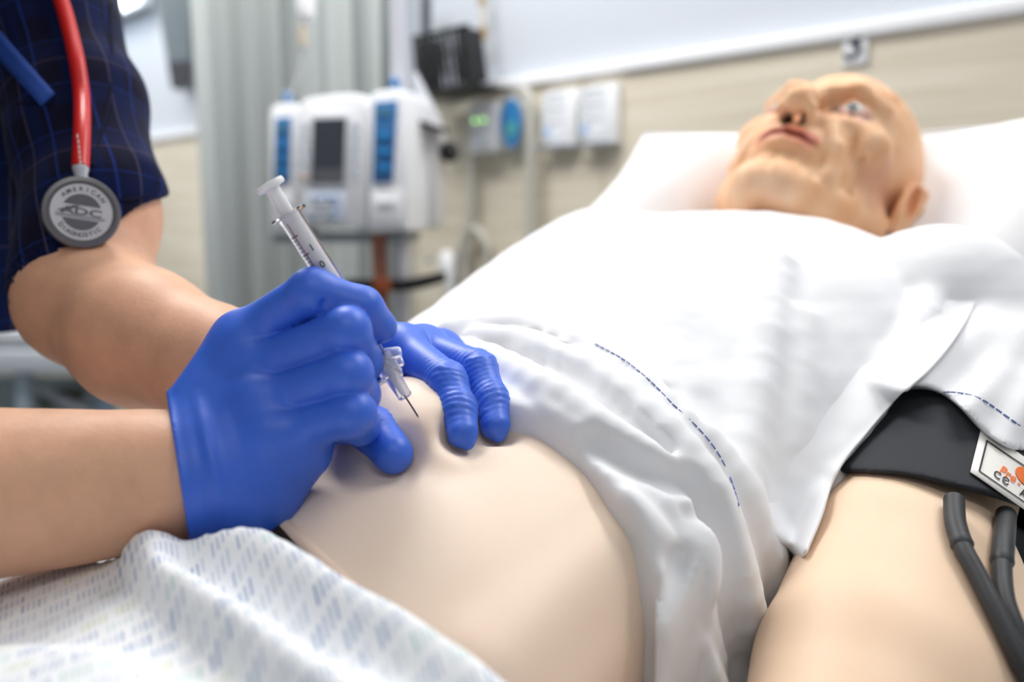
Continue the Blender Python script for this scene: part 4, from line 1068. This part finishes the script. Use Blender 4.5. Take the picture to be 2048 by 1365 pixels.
def gloveA(P):
    d = hand(P, A_W, A_P, A_MR, A_F, A_T, A_X, k_f=.0075)
    c = chain(P, [at(318, 962, .384), at(352, 956, .385), at(420, 935, .388)], [.0275, .0268, .0270], .004)
    x = cuffline(P, 340, 835, 378, 1078, .385)
    c = c - .0005*np.sin(x*900+30*P[:, 2])*np.exp(-((x-.006)/.008)**2) - .0013*np.sin(x*560+1.2+45*P[:, 2])*np.exp(-((x-.013)/.009)**2)
    d = smin(d, c, .010)
    rim = np.abs(x)-.0011
    d = np.where(np.abs(x) < .004, d - .0009*np.exp(-(x/.0012)**2), d)
    # knuckle swells and skin folds between the fingers
    for c_, r in ((at(489, 688, .397), .0102), (at(508, 795, .383), .0072), (at(536, 868, .3765), .0070)): d = smin(d, np.linalg.norm(P-c_, axis=1)-r, .012)
    for pts, r in (([zoomA(793, 238, .377), zoomA(796, 284, .376)], .0006),): d = smax(d, -chain(P, pts, [r]*2, .001), .004)
    inner = chain(P, [at(300, 965, .384), at(352, 956, .385), at(372, 950, .386)], [.0262, .0250, .0240], .004)
    return smax(smax(d, -x, .0012), -inner, .001)
def zoomB(x, y, d): return at(680 + x*.29304, 600 + y*.29304, d)
B_W = at(560, 770, .500)
B_M = [zoomB(430, 330, .470), zoomB(570, 330, .487), zoomB(690, 350, .505), at(860, 720, .530)]
B_F = [
    ([B_M[0], zoomB(735, 555, .4320), zoomB(808, 750, .4195), zoomB(838, 905, .4095)], [.0110, .0096, .0087, .0076]),
    ([B_M[1], zoomB(945, 470, .4520), zoomB(1035, 690, .4365), zoomB(1060, 855, .4255)], [.0110, .0095, .0086, .0075]),
    ([B_M[2], zoomB(1040, 560, .475), zoomB(1110, 740, .457), zoomB(1135, 830, .445)], [.0105, .0090, .0080, .0070]),
    ([B_M[3], at(960, 760, .515), at(985, 800, .50), at(990, 835, .485)], [.0100, .0085, .0075, .0065])]
B_T = [([at(610, 790, .475), at(680, 812, .437), at(748, 862, .413), at(786, 908, .3985)], [.0140, .0112, .0108, .0096])]
B_P = [(B_W, .021), (B_M[0], .0125), (B_W, .021), (B_M[1], .0130), (B_W, .021), (B_M[2], .0125), (B_W, .020), (B_M[3], .012)]
B_X = [([at(640, 740, .490), at(760, 700, .478)], [.020, .014], .012)]
def wrinkle(P, pts, amp, f):
    L = 0; out = np.zeros(len(P)); best = np.full(len(P), 9.)
    for i in range(len(pts)-1):
        a, b = pts[i], pts[i+1]; ba = b-a; l = np.linalg.norm(ba); t = ((P-a) @ ba)/(l*l); tc = np.clip(t, 0, 1)
        d = np.linalg.norm(P-a-tc[:, None]*ba, axis=1); m = d < best; best = np.where(m, d, best); out = np.where(m, L+tc*l, out); L += l
    w = np.sin(out*f + 7*np.sin(P[:, 0]*90) + 3*np.sin(P[:, 2]*170)); w = np.sign(w)*np.abs(w)**.7
    env = np.zeros(len(P)); acc = 0
    for i in range(1, len(pts)-1):
        acc = sum(np.linalg.norm(pts[j+1]-pts[j]) for j in range(i)); env = np.maximum(env, np.exp(-((out-acc)/.011)**2))
    return amp*w*env*(best < .014)
def gloveB(P):
    d = hand(P, B_W, B_P, None, B_F, B_T, B_X, k_f=.008, k_p=.012)
    for i in (0, 1, 2): d = d + wrinkle(P, B_F[i][0], .00042, 2100)
    d = d + wrinkle(P, B_T[0][0], .00035, 1900)
    # loose glove film past the fingertips
    for a, b in ((zoomB(840, 930, .4085), zoomB(872, 985, .4065)), (zoomB(1065, 880, .4245), zoomB(1085, 935, .4225))): d = smin(d, cap(P, a, b, .0066, .0030), .003)
    d = smin(d, chain(P, [at(470, 755, .512), at(560, 770, .500)], [.0265, .0245], .004), .008)
    x = (P - at(452, 752, .514)) @ ((B_W-at(452, 752, .514))/np.linalg.norm(B_W-at(452, 752, .514)))
    return smax(d, -x, .001)

# ------------------------------------------------------------------ the nurse
print('nurse')
SHL = at(62, -60, .68); SHR = at(-420, -160, .52)
ARMA = [np.array([-.44, .76, 1.44]), SHL, at(146, 200, .645), at(190, 430, .605), at(172, 600, .575), at(285, 676, .540), at(430, 732, .518), at(540, 765, .503), at(590, 775, .498)]
ARMA_R = [.06, .043, .041, .0405, .0405, .0405, .0330, .0262, .0235]
ELBR = at(-1500, 980, .46)
ARMB = [np.array([-.50, .62, 1.42]), SHR, (SHR*.45+ELBR*.55)+np.array([-.03, 0, 0]), ELBR] + FOREB[1:]
ARMB_R = [.06, .052, .046, .043] + FOREB_R[1:]
TZ = [.93, 1.08, 1.25, 1.45, 1.62]
def trunk(P, g=0.0, cloth=False):
    z = P[:, 2]
    cx = np.interp(z, TZ, [-.60, -.555, -.508, -.510, -.515] if cloth else [-.78, -.68, -.53, -.512, -.515]); cy = np.interp(z, TZ, [.76, .76, .76, .75, .72])
    wx = np.interp(z, TZ, [.14, .148, .148, .142, .135])+g; wy = np.interp(z, TZ, [.15, .16, .165, .155, .160])+g
    e = np.hypot((P[:, 0]-cx)/wx, (P[:, 1]-cy)/wy)
    d = (e-1)*np.minimum(wx, wy)*.92; return smax(d, z-1.60-g, .05)
def nurse_body(P):
    d = smax(trunk(P, -.014), .93-P[:, 2], .01)
    d = smin(d, chain(P, ARMA, ARMA_R, .02), .015)
    d = smin(d, chain(P, ARMB, ARMB_R, .02), .015)
    d = smin(d, cap(P, (-.47, .72, 1.55), (-.45, .69, 1.68), .062, .055), .03)
    q = (P-NHC) @ RN
    return smin(d, head_plain(q), .02)
NHC = np.array([-.41, .66, 1.80])
nf = np.array([.75, -.35, -.56]); nf /= np.linalg.norm(nf); nz_ = np.array([.4, -.19, .9]); nz_ -= nf*(nz_ @ nf); nz_ /= np.linalg.norm(nz_)
RN = np.stack([np.cross(nf, nz_), nf, nz_], 1)
def head_plain(q):
    m = np.stack([np.abs(q[:, 0]), q[:, 1], q[:, 2]], 1)
    d = ell(q, (0, -.012, .045), (.075, .095, .085)); d = smin(d, ell(q, (0, .030, -.040), (.055, .055, .080)), .04)
    d = smax(d, -ell(m, (.032, .094, .012), (.017, .012, .011)), .012); d = smin(d, ell(m, (.032, .074, .012), (.013, .012, .011)), .003)
    d = smin(d, chain(q, [(0, .086, .02), (0, .101, -.012), (0, .108, -.024)], [.006, .008, .011], .006), .01)
    d = smin(d, chain(m, [(0, .088, -.054), (.022, .078, -.057)], [.006, .003], .003), .005); d = smin(d, chain(m, [(0, .086, -.063), (.021, .077, -.060)], [.006, .003], .003), .005)
    d = smin(d, ell(m, (.078, -.012, 0), (.008, .018, .030)), .005)
    return d
nu = thing('person', 'nurse in navy plaid scrubs and blue gloves leaning in with a syringe', 'person', (-.66, .72, 0))
V, F = surface(nurse_body, (-1.35, -.05, .90), (.0, 1.05, 2.02), .0036); V, F = largest_island(V, F)
mesh_obj('body', V, F, M['nurse_skin'], nu)
# the two visible arms are re-meshed finer inside the same skin so their outlines stay smooth
print('gloves')
V, F = surface(gloveA, (-.20, .30, 1.00), (-.02, .52, 1.20), .0010); V, F = largest_island(V, F)
mesh_obj('right_glove', V, F, M['glove'], nu)
V, F = surface(gloveB, (-.20, .34, 1.04), (.06, .60, 1.22), .0010); V, F = largest_island(V, F)
mesh_obj('left_glove', V, F, M['glove'], nu)

# scrub top with sleeves
def sleeveA(P):
    d = chain(P, [SHL, ARMA[2], at(192, 424, .603), ARMA[4]], [.052, .049, .0475, .0465], .01)
    a, b = ARMA[2], ARMA[3]; n = (b-a)/np.linalg.norm(b-a); x = (P-a) @ n
    d = d - .0015*np.sin(x*60+P[:, 0]*40) - .0015*wob(P, 14, 31)
    d = smin(d, cap(P, at(286, 345, .60), at(300, 366, .60), .008, .006), .012)                  # turned-up corner of the hem
    return d, cuffline_h(P)
def cuffline_h(P):
    a, b = at(240, 420, .58), at(308, 402, .58); e = (b-a)/np.linalg.norm(b-a); n = np.cross(e, raydir(270, 410)); n /= np.linalg.norm(n); n = n if n[2] < 0 else -n
    a2, b2 = at(262, 424, .56), at(70, 600, .56); e2 = (b2-a2)/np.linalg.norm(b2-a2); n2 = np.cross(e2, raydir(160, 510)); n2 /= np.linalg.norm(n2); n2 = n2 if n2[0] > 0 else -n2
    return smin((P-a) @ n, (P-a2) @ n2, .006)
def scrub(P):
    g = .016 + .010*np.clip((1.3-P[:, 2])/.2, 0, 1)
    d = trunk(P, g, True) - .003*wob(P*np.array([1, 1, .5]), 9, 41) - .002*wob(P*np.array([1, 1, .35]), 22, 42)
    s1, c1 = sleeveA(P)
    sR = chain(P, [SHR, ARMB[2]], [.070, .062], .02)
    d2 = smax(smax(d, 1.108-P[:, 2], .004), P[:, 2]-1.56, .01)
    d2 = smin(d2, smax(s1, c1, .003), .012)
    d2 = smin(d2, smax(sR, (P-ARMB[2]) @ ((ARMB[2]-SHR)/np.linalg.norm(ARMB[2]-SHR)), .003), .012)
    # the arm leaves through the sleeve, so hollow it
    inner = chain(P, [at(178, 350, .615), ARMA[3], ARMA[4], ARMA[5]], [.0405, .0412, .0412, .0412], .01)
    return smax(d2, -inner, .002)
V, F = surface(scrub, (-1.0, .25, 1.06), (-.15, 1.0, 1.66), .0028); V, F = largest_island(V, F)
an_ = np.arctan2(V[:, 1]-.76, V[:, 0]+.50); u_t = np.stack([an_*.16, V[:, 2]], 1)
sa_, sb_ = SHL, ARMA[3]; sn_ = (sb_-sa_)/np.linalg.norm(sb_-sa_); e1_ = np.cross(sn_, [0, 1.0, 0]); e1_ /= np.linalg.norm(e1_); e2_ = np.cross(sn_, e1_)
u_s = np.stack([np.arctan2((V-sa_) @ e2_, (V-sa_) @ e1_)*.052, (V-sa_) @ sn_], 1)
on_s = sleeveA(V)[0] < trunk(V, .016, True)
uvs = np.where(on_s[:, None], u_s, u_t)
sc = mesh_obj('scrub_top', V, F, M['plaid'], nu, uv=uvs)
# V-neck band
def band(name, px, w, mt, par, off=.0015, d1=1.2):
    mids = np.array(catmull([np.append(p, 0) for p in np.array(px, float)], 6))[:, :2]; tn = np.gradient(mids, axis=0); tn /= np.linalg.norm(tn, axis=1)[:, None]
    nn = np.stack([-tn[:, 1], tn[:, 0]], 1); rows = [[march(scrub, *(p + n*w*o), off, .3, d1) for o in (-1, -.33, .33, 1)] for p, n in zip(mids, nn)]
    V, F = quadstrip(rows); o = mesh_obj(name, V, F, mt, par); md = o.modifiers.new('t', 'SOLIDIFY'); md.thickness = .0025; md.offset = 0; return o
band('neck_band', [(-60, 22), (0, 92), (50, 148), (96, 200)], 19, M['trim_blue'], sc)
def seam(px, par, r=.0012): return tube('seam', catmull([march(scrub, u, v, .0002, .3, 1.2) for u, v in px], 5), r, M['plaid'], par, n=6)
seam([(0, 204), (50, 207), (110, 208)], sc)
seam([(222, 10), (224, 100), (222, 180), (205, 260), (185, 330)], sc)
seam([(240, 402), (270, 398), (300, 390)], sc)
# trousers and shoes, below the frame
def trousers(P):
    d = smin(trunk(P, .02), chain(P, [(-.78, .64, .92), (-.80, .62, .50), (-.80, .62, .10)], [.10, .075, .065], .03), .05)
    d = smin(d, chain(P, [(-.78, .82, .92), (-.82, .84, .50), (-.84, .84, .10)], [.10, .075, .065], .03), .05)
    return smax(smax(d, P[:, 2]-1.06, .01), .06-P[:, 2], .005)
V, F = surface(trousers, (-1.1, .4, 0), (-.4, 1.1, 1.2), .010); V, F = largest_island(V, F); mesh_obj('trousers', V, F, M['trouser'], nu)
for y in (.62, .84):
    f = lambda P, y=y: smax(smin(ell(P, (-.73, y, .035), (.13, .045, .045)), ell(P, (-.82, y, .05), (.05, .045, .055)), .03), .001-P[:, 2], .004)
    V, F = surface(f, (-.95, y-.1, -.02), (-.55, y+.1, .14), .006); mesh_obj('shoe', V, F, M['black'], nu)
f = lambda P: smax(smax(ell((P-NHC) @ RN, (0, -.022, .056), (.084, .100, .088)), ((P-NHC) @ RN)[:, 1]-.062+.5*np.abs(((P-NHC) @ RN)[:, 2]-.08), .01), -(((P-NHC) @ RN)[:, 2]+.05), .01)
V, F = surface(f, (-.65, .4, 1.65), (-.2, .9, 2.05), .006); mesh_obj('hair', V, F, M['hair'], nu)

# ------------------------------------------------------------------ stethoscope
def chest(u, v, off): return march(scrub, u, v, off, .3, 1.2)
sp_pts = [(70, -120), (100, -50), (122, 0), (140, 62), (154, 124), (163, 190), (164, 260), (161, 334)]
pts = [chest(u, v, .0062) for u, v in sp_pts]
ste = thing('stethoscope', 'stethoscope with red tubing hanging over the navy scrubs', 'stethoscope', pts[-1])
hang = at(163, 425, .540)
pts[-1] = at(161, 336, .545); pts[-2] = pts[-2]*.5 + at(164, 260, .550)*.5
tb = tube('tubing', catmull(pts, 6), .0053, M['red'], ste, n=18)
bm_ = []
for i, (u, v) in enumerate(((155, 272), (157, 283), (158, 294), (159, 304), (160, 314), (161, 324))):
    p = at(u, v, .5390); bm_.append(mesh_obj('print_mark', [p+np.array(q) for q in ((-.0006, 0, -.0012), (.0006, 0, -.0012), (.0006, 0, .0012), (-.0006, 0, .0012))], [[0, 1, 2, 3]], M['label_white'], tb, smooth=False))
sa = at(161, 334, .5455); sb = at(163, 366, .5440)
lathe('stem', [(.0050, 0), (.0050, .002), (.0042, .004), (.0038, .0100), (.0046, .0112)], sa, sb-sa, M['silver'], ste, n=20)
dn = CAM - hang; dn = dn/np.linalg.norm(dn) + np.array([.10, 0, .12]); dn /= np.linalg.norm(dn)
R_ = .0228
cpiece = lathe('chest_piece', [(.0005, -.014), (.010, -.014), (.012, -.009), (.019, -.007), (R_, -.004), (R_, .0005), (R_*.97, .0018), (R_*.86, .0022), (R_*.84, .0010), (.0005, .0010)], hang, dn, M['pewter'], ste, n=56)
ex = np.cross([0, 0, 1.0], dn); ex /= np.linalg.norm(ex); ez = np.cross(dn, ex)
tilt = math.radians(-10); ex, ez = ex*math.cos(tilt)+ez*math.sin(tilt), -ex*math.sin(tilt)+ez*math.cos(tilt)
def fp(x, y, h=.0013): return hang + ex*x*R_ + ez*y*R_ + dn*h
def disc(name, pts, mt, h): return mesh_obj(name, [fp(x, y, h) for x, y in pts], [list(range(len(pts)))], mt, cpiece, smooth=False)
face = mat('face_silver', (202, 204, 208), rough=.45, metal=.2); dark = mat('face_dark', (98, 101, 108), rough=.5, metal=.2)
disc('face_plate', [(.78*math.cos(a), .78*math.sin(a)) for a in np.linspace(0, 2*math.pi, 48, endpoint=False)], face, .0013)
arc = lambda r, a0, a1, n=20: [(r*math.cos(math.radians(a)), r*math.sin(math.radians(a))) for a in np.linspace(a0, a1, n)]
disc('emblem', arc(.50, 22, 158), dark, .0016); disc('emblem', arc(.50, 205, 335), dark, .0016)
V, F = text_mesh('ADC', .36, bold=True); mesh_obj('emblem', [fp(v[0]*1.35, v[1]*.75, .0018) for v in V], F, dark, cpiece, smooth=False)
disc('emblem', [(-.66, -.10), (.62, -.10), (.58, -.17), (-.60, -.17)], mat('face_mid', (150, 152, 160), rough=.5), .0017)
disc('emblem', [(-.62, -.03), (-.2, .16), (-.05, .16), (-.42, -.03)], dark, .0017)
for s_, a0, a1, up in (('AMERICAN', 140, 40, 1), ('DIAGNOSTIC', 222, 318, -1)):
    for i, ch in enumerate(s_):
        a = math.radians(a0+(a1-a0)*i/(len(s_)-1)); V, F = text_mesh(ch, .17, bold=True); rx, ry = math.cos(a), math.sin(a); tx, ty = (ry, -rx) if up > 0 else (-ry, rx); ox, oy = (rx, ry) if up > 0 else (-rx, -ry)
        mesh_obj('lettering', [fp(.635*rx+tx*v[0]+ox*v[1], .635*ry+ty*v[0]+oy*v[1], .0018) for v in V], F, dark, cpiece, smooth=False)

# ------------------------------------------------------------------ syringe
s1 = march(lambda P: belly_extra(P, torso(P)), 837, 835, 0, .3, .7); print('tip', s1); s0 = at(540, 371, .381); ax = (s1-s0)/np.linalg.norm(s1-s0); Ls = np.linalg.norm(s1-s0)
def sx_(v): return Ls*(v-371)/(835-371)                            # metres along the axis at image row v
sy = thing('syringe', 'clear syringe with white plunger and fine needle held in the right glove', 'syringe', s0)
lathe('plunger', [(.0005, -.0012), (.0066, -.0012), (.0070, 0), (.0066, .0014), (.0034, .0020), (.0031, .004), (.0031, sx_(640)), (.0005, sx_(640))], s0, ax, M['white_plastic'], sy, n=28)
lathe('stopper', [(.0005, sx_(640)), (.0042, sx_(640)), (.0044, sx_(644)), (.0040, sx_(650)), (.0044, sx_(656)), (.0005, sx_(664))], s0, ax, M['black'], sy, n=24)
b0, b1 = sx_(424), sx_(686); r = .0054
br = lathe('barrel', [(r-.0008, b0), (.0086, b0), (.0088, b0+.0006), (.0086, b0+.0013), (r+.0002, b0+.0016), (r, b0+.003), (r, b1-.003), (r*.6, b1), (.0022, b1+.001), (.0022, b1+.006), (.0012, b1+.006), (.0012, b1), (r*.55, b1-.003), (r-.0008, b1-.004)], s0, ax, M['clear'], sy, n=36, sharp=30)
e1 = np.cross(ax, (CAM-s0)/np.linalg.norm(CAM-s0)); e1 /= np.linalg.norm(e1); e2 = np.cross(e1, ax); e2 = e2 if e2 @ (CAM-s0) > 0 else -e2
e1 = e1 if e1[0] > 0 else -e1                                      # towards image right
ink = mat('barrel_ink', (40, 34, 40), rough=.6); redline = mat('scale_line', (120, 76, 72), rough=.6)
def wrap(a, h, rr=r+.00006): return s0 + ax*h + rr*(math.sin(a)*e1 + math.cos(a)*e2)
def wpatch(name, a0, a1, h0, h1, mt, n=6):
    V = [wrap(a0+(a1-a0)*i/n, h) for h in (h0, h1) for i in range(n+1)]; F = [[i, i+1, n+2+i, n+1+i] for i in range(n)]
    return mesh_obj(name, V, F, mt, br)
wpatch('scale_line', -.62, -.52, b0+.004, b1-.006, redline, 2)
for k in range(26):
    h = sx_(462)+.00185*k; big = k % 5 == 0
    wpatch('scale_mark', -1.05, -.30 if big else -.55, h, h+(.0006 if big else .00035), ink)
for i, ch in enumerate(('1', '0', '0', '2')):
    V, F = text_mesh(ch, .0046, bold=True); h = (sx_(492), sx_(524), sx_(546), sx_(580))[i]
    mesh_obj('numeral', [wrap(.12+v[0]/r, h - v[1]*1.0, r+.0001) for v in V], F, ink, br, smooth=False)
# hub with its safety clip, then the needle
h0 = sx_(688)
lathe('luer_collar', [(.0012, h0), (.0034, h0), (.0036, h0+.001), (.0034, h0+.006), (.0030, h0+.007), (.0012, h0+.007)], s0, ax, M['clear'], sy, n=20)
hub = lathe('needle_hub', [(.0012, sx_(706)), (.0052, sx_(706)), (.0054, sx_(710)), (.0050, sx_(742)), (.0058, sx_(744)), (.0058, sx_(748)), (.0040, sx_(749)), (.0034, sx_(785)), (.0036, sx_(790)), (.0030, sx_(793)), (.0006, sx_(793))], s0, ax, M['frosted'], sy, n=24, sharp=30)
lathe('hub_core', [(.0005, sx_(700)), (.0018, sx_(704)), (.0016, sx_(740)), (.0010, sx_(786)), (.0005, sx_(788))], s0, ax, M['white_plastic'], hub, n=14)
cb_ = np.stack([e1, ax, e2], 1)
def block(name, c, sz, ang, mt, par, bev=.0008):
    bm = bmesh.new(); add_box(bm, None, -sz[0]/2, sz[0]/2, -sz[1]/2, sz[1]/2, -sz[2]/2, sz[2]/2, bev, 2)
    ca_, sa_ = math.cos(ang), math.sin(ang); Rm = cb_ @ np.array([[ca_, -sa_, 0], [sa_, ca_, 0], [0, 0, 1]])
    for v in bm.verts: v.co = Vector(c + Rm @ np.array(v.co))
    return bm_obj(name, bm, mt, par)
block('clip_wing', s0+ax*sx_(714)+e1*.0058+e2*.002, (.0085, .0058, .0052), .45, M['frosted'], hub, .0016)
block('clip_wing', s0+ax*sx_(730)+e1*.0050+e2*.003, (.0066, .0052, .0050), .2, M['frosted'], hub, .0012)
block('clip_body', s0+ax*sx_(736)+e1*.0025+e2*.0035, (.0056, .0100, .0034), .1, M['frosted'], hub, .0008)
block('clip_tab', s0+ax*sx_(747)-e1*.0056, (.0040, .0024, .0040), 0, M['frosted'], hub, .0005)
lathe('needle', [(.00042, sx_(786)), (.00042, Ls-.0012), (.00005, Ls+.0004)], s0, ax, M['needle'], sy, n=10)
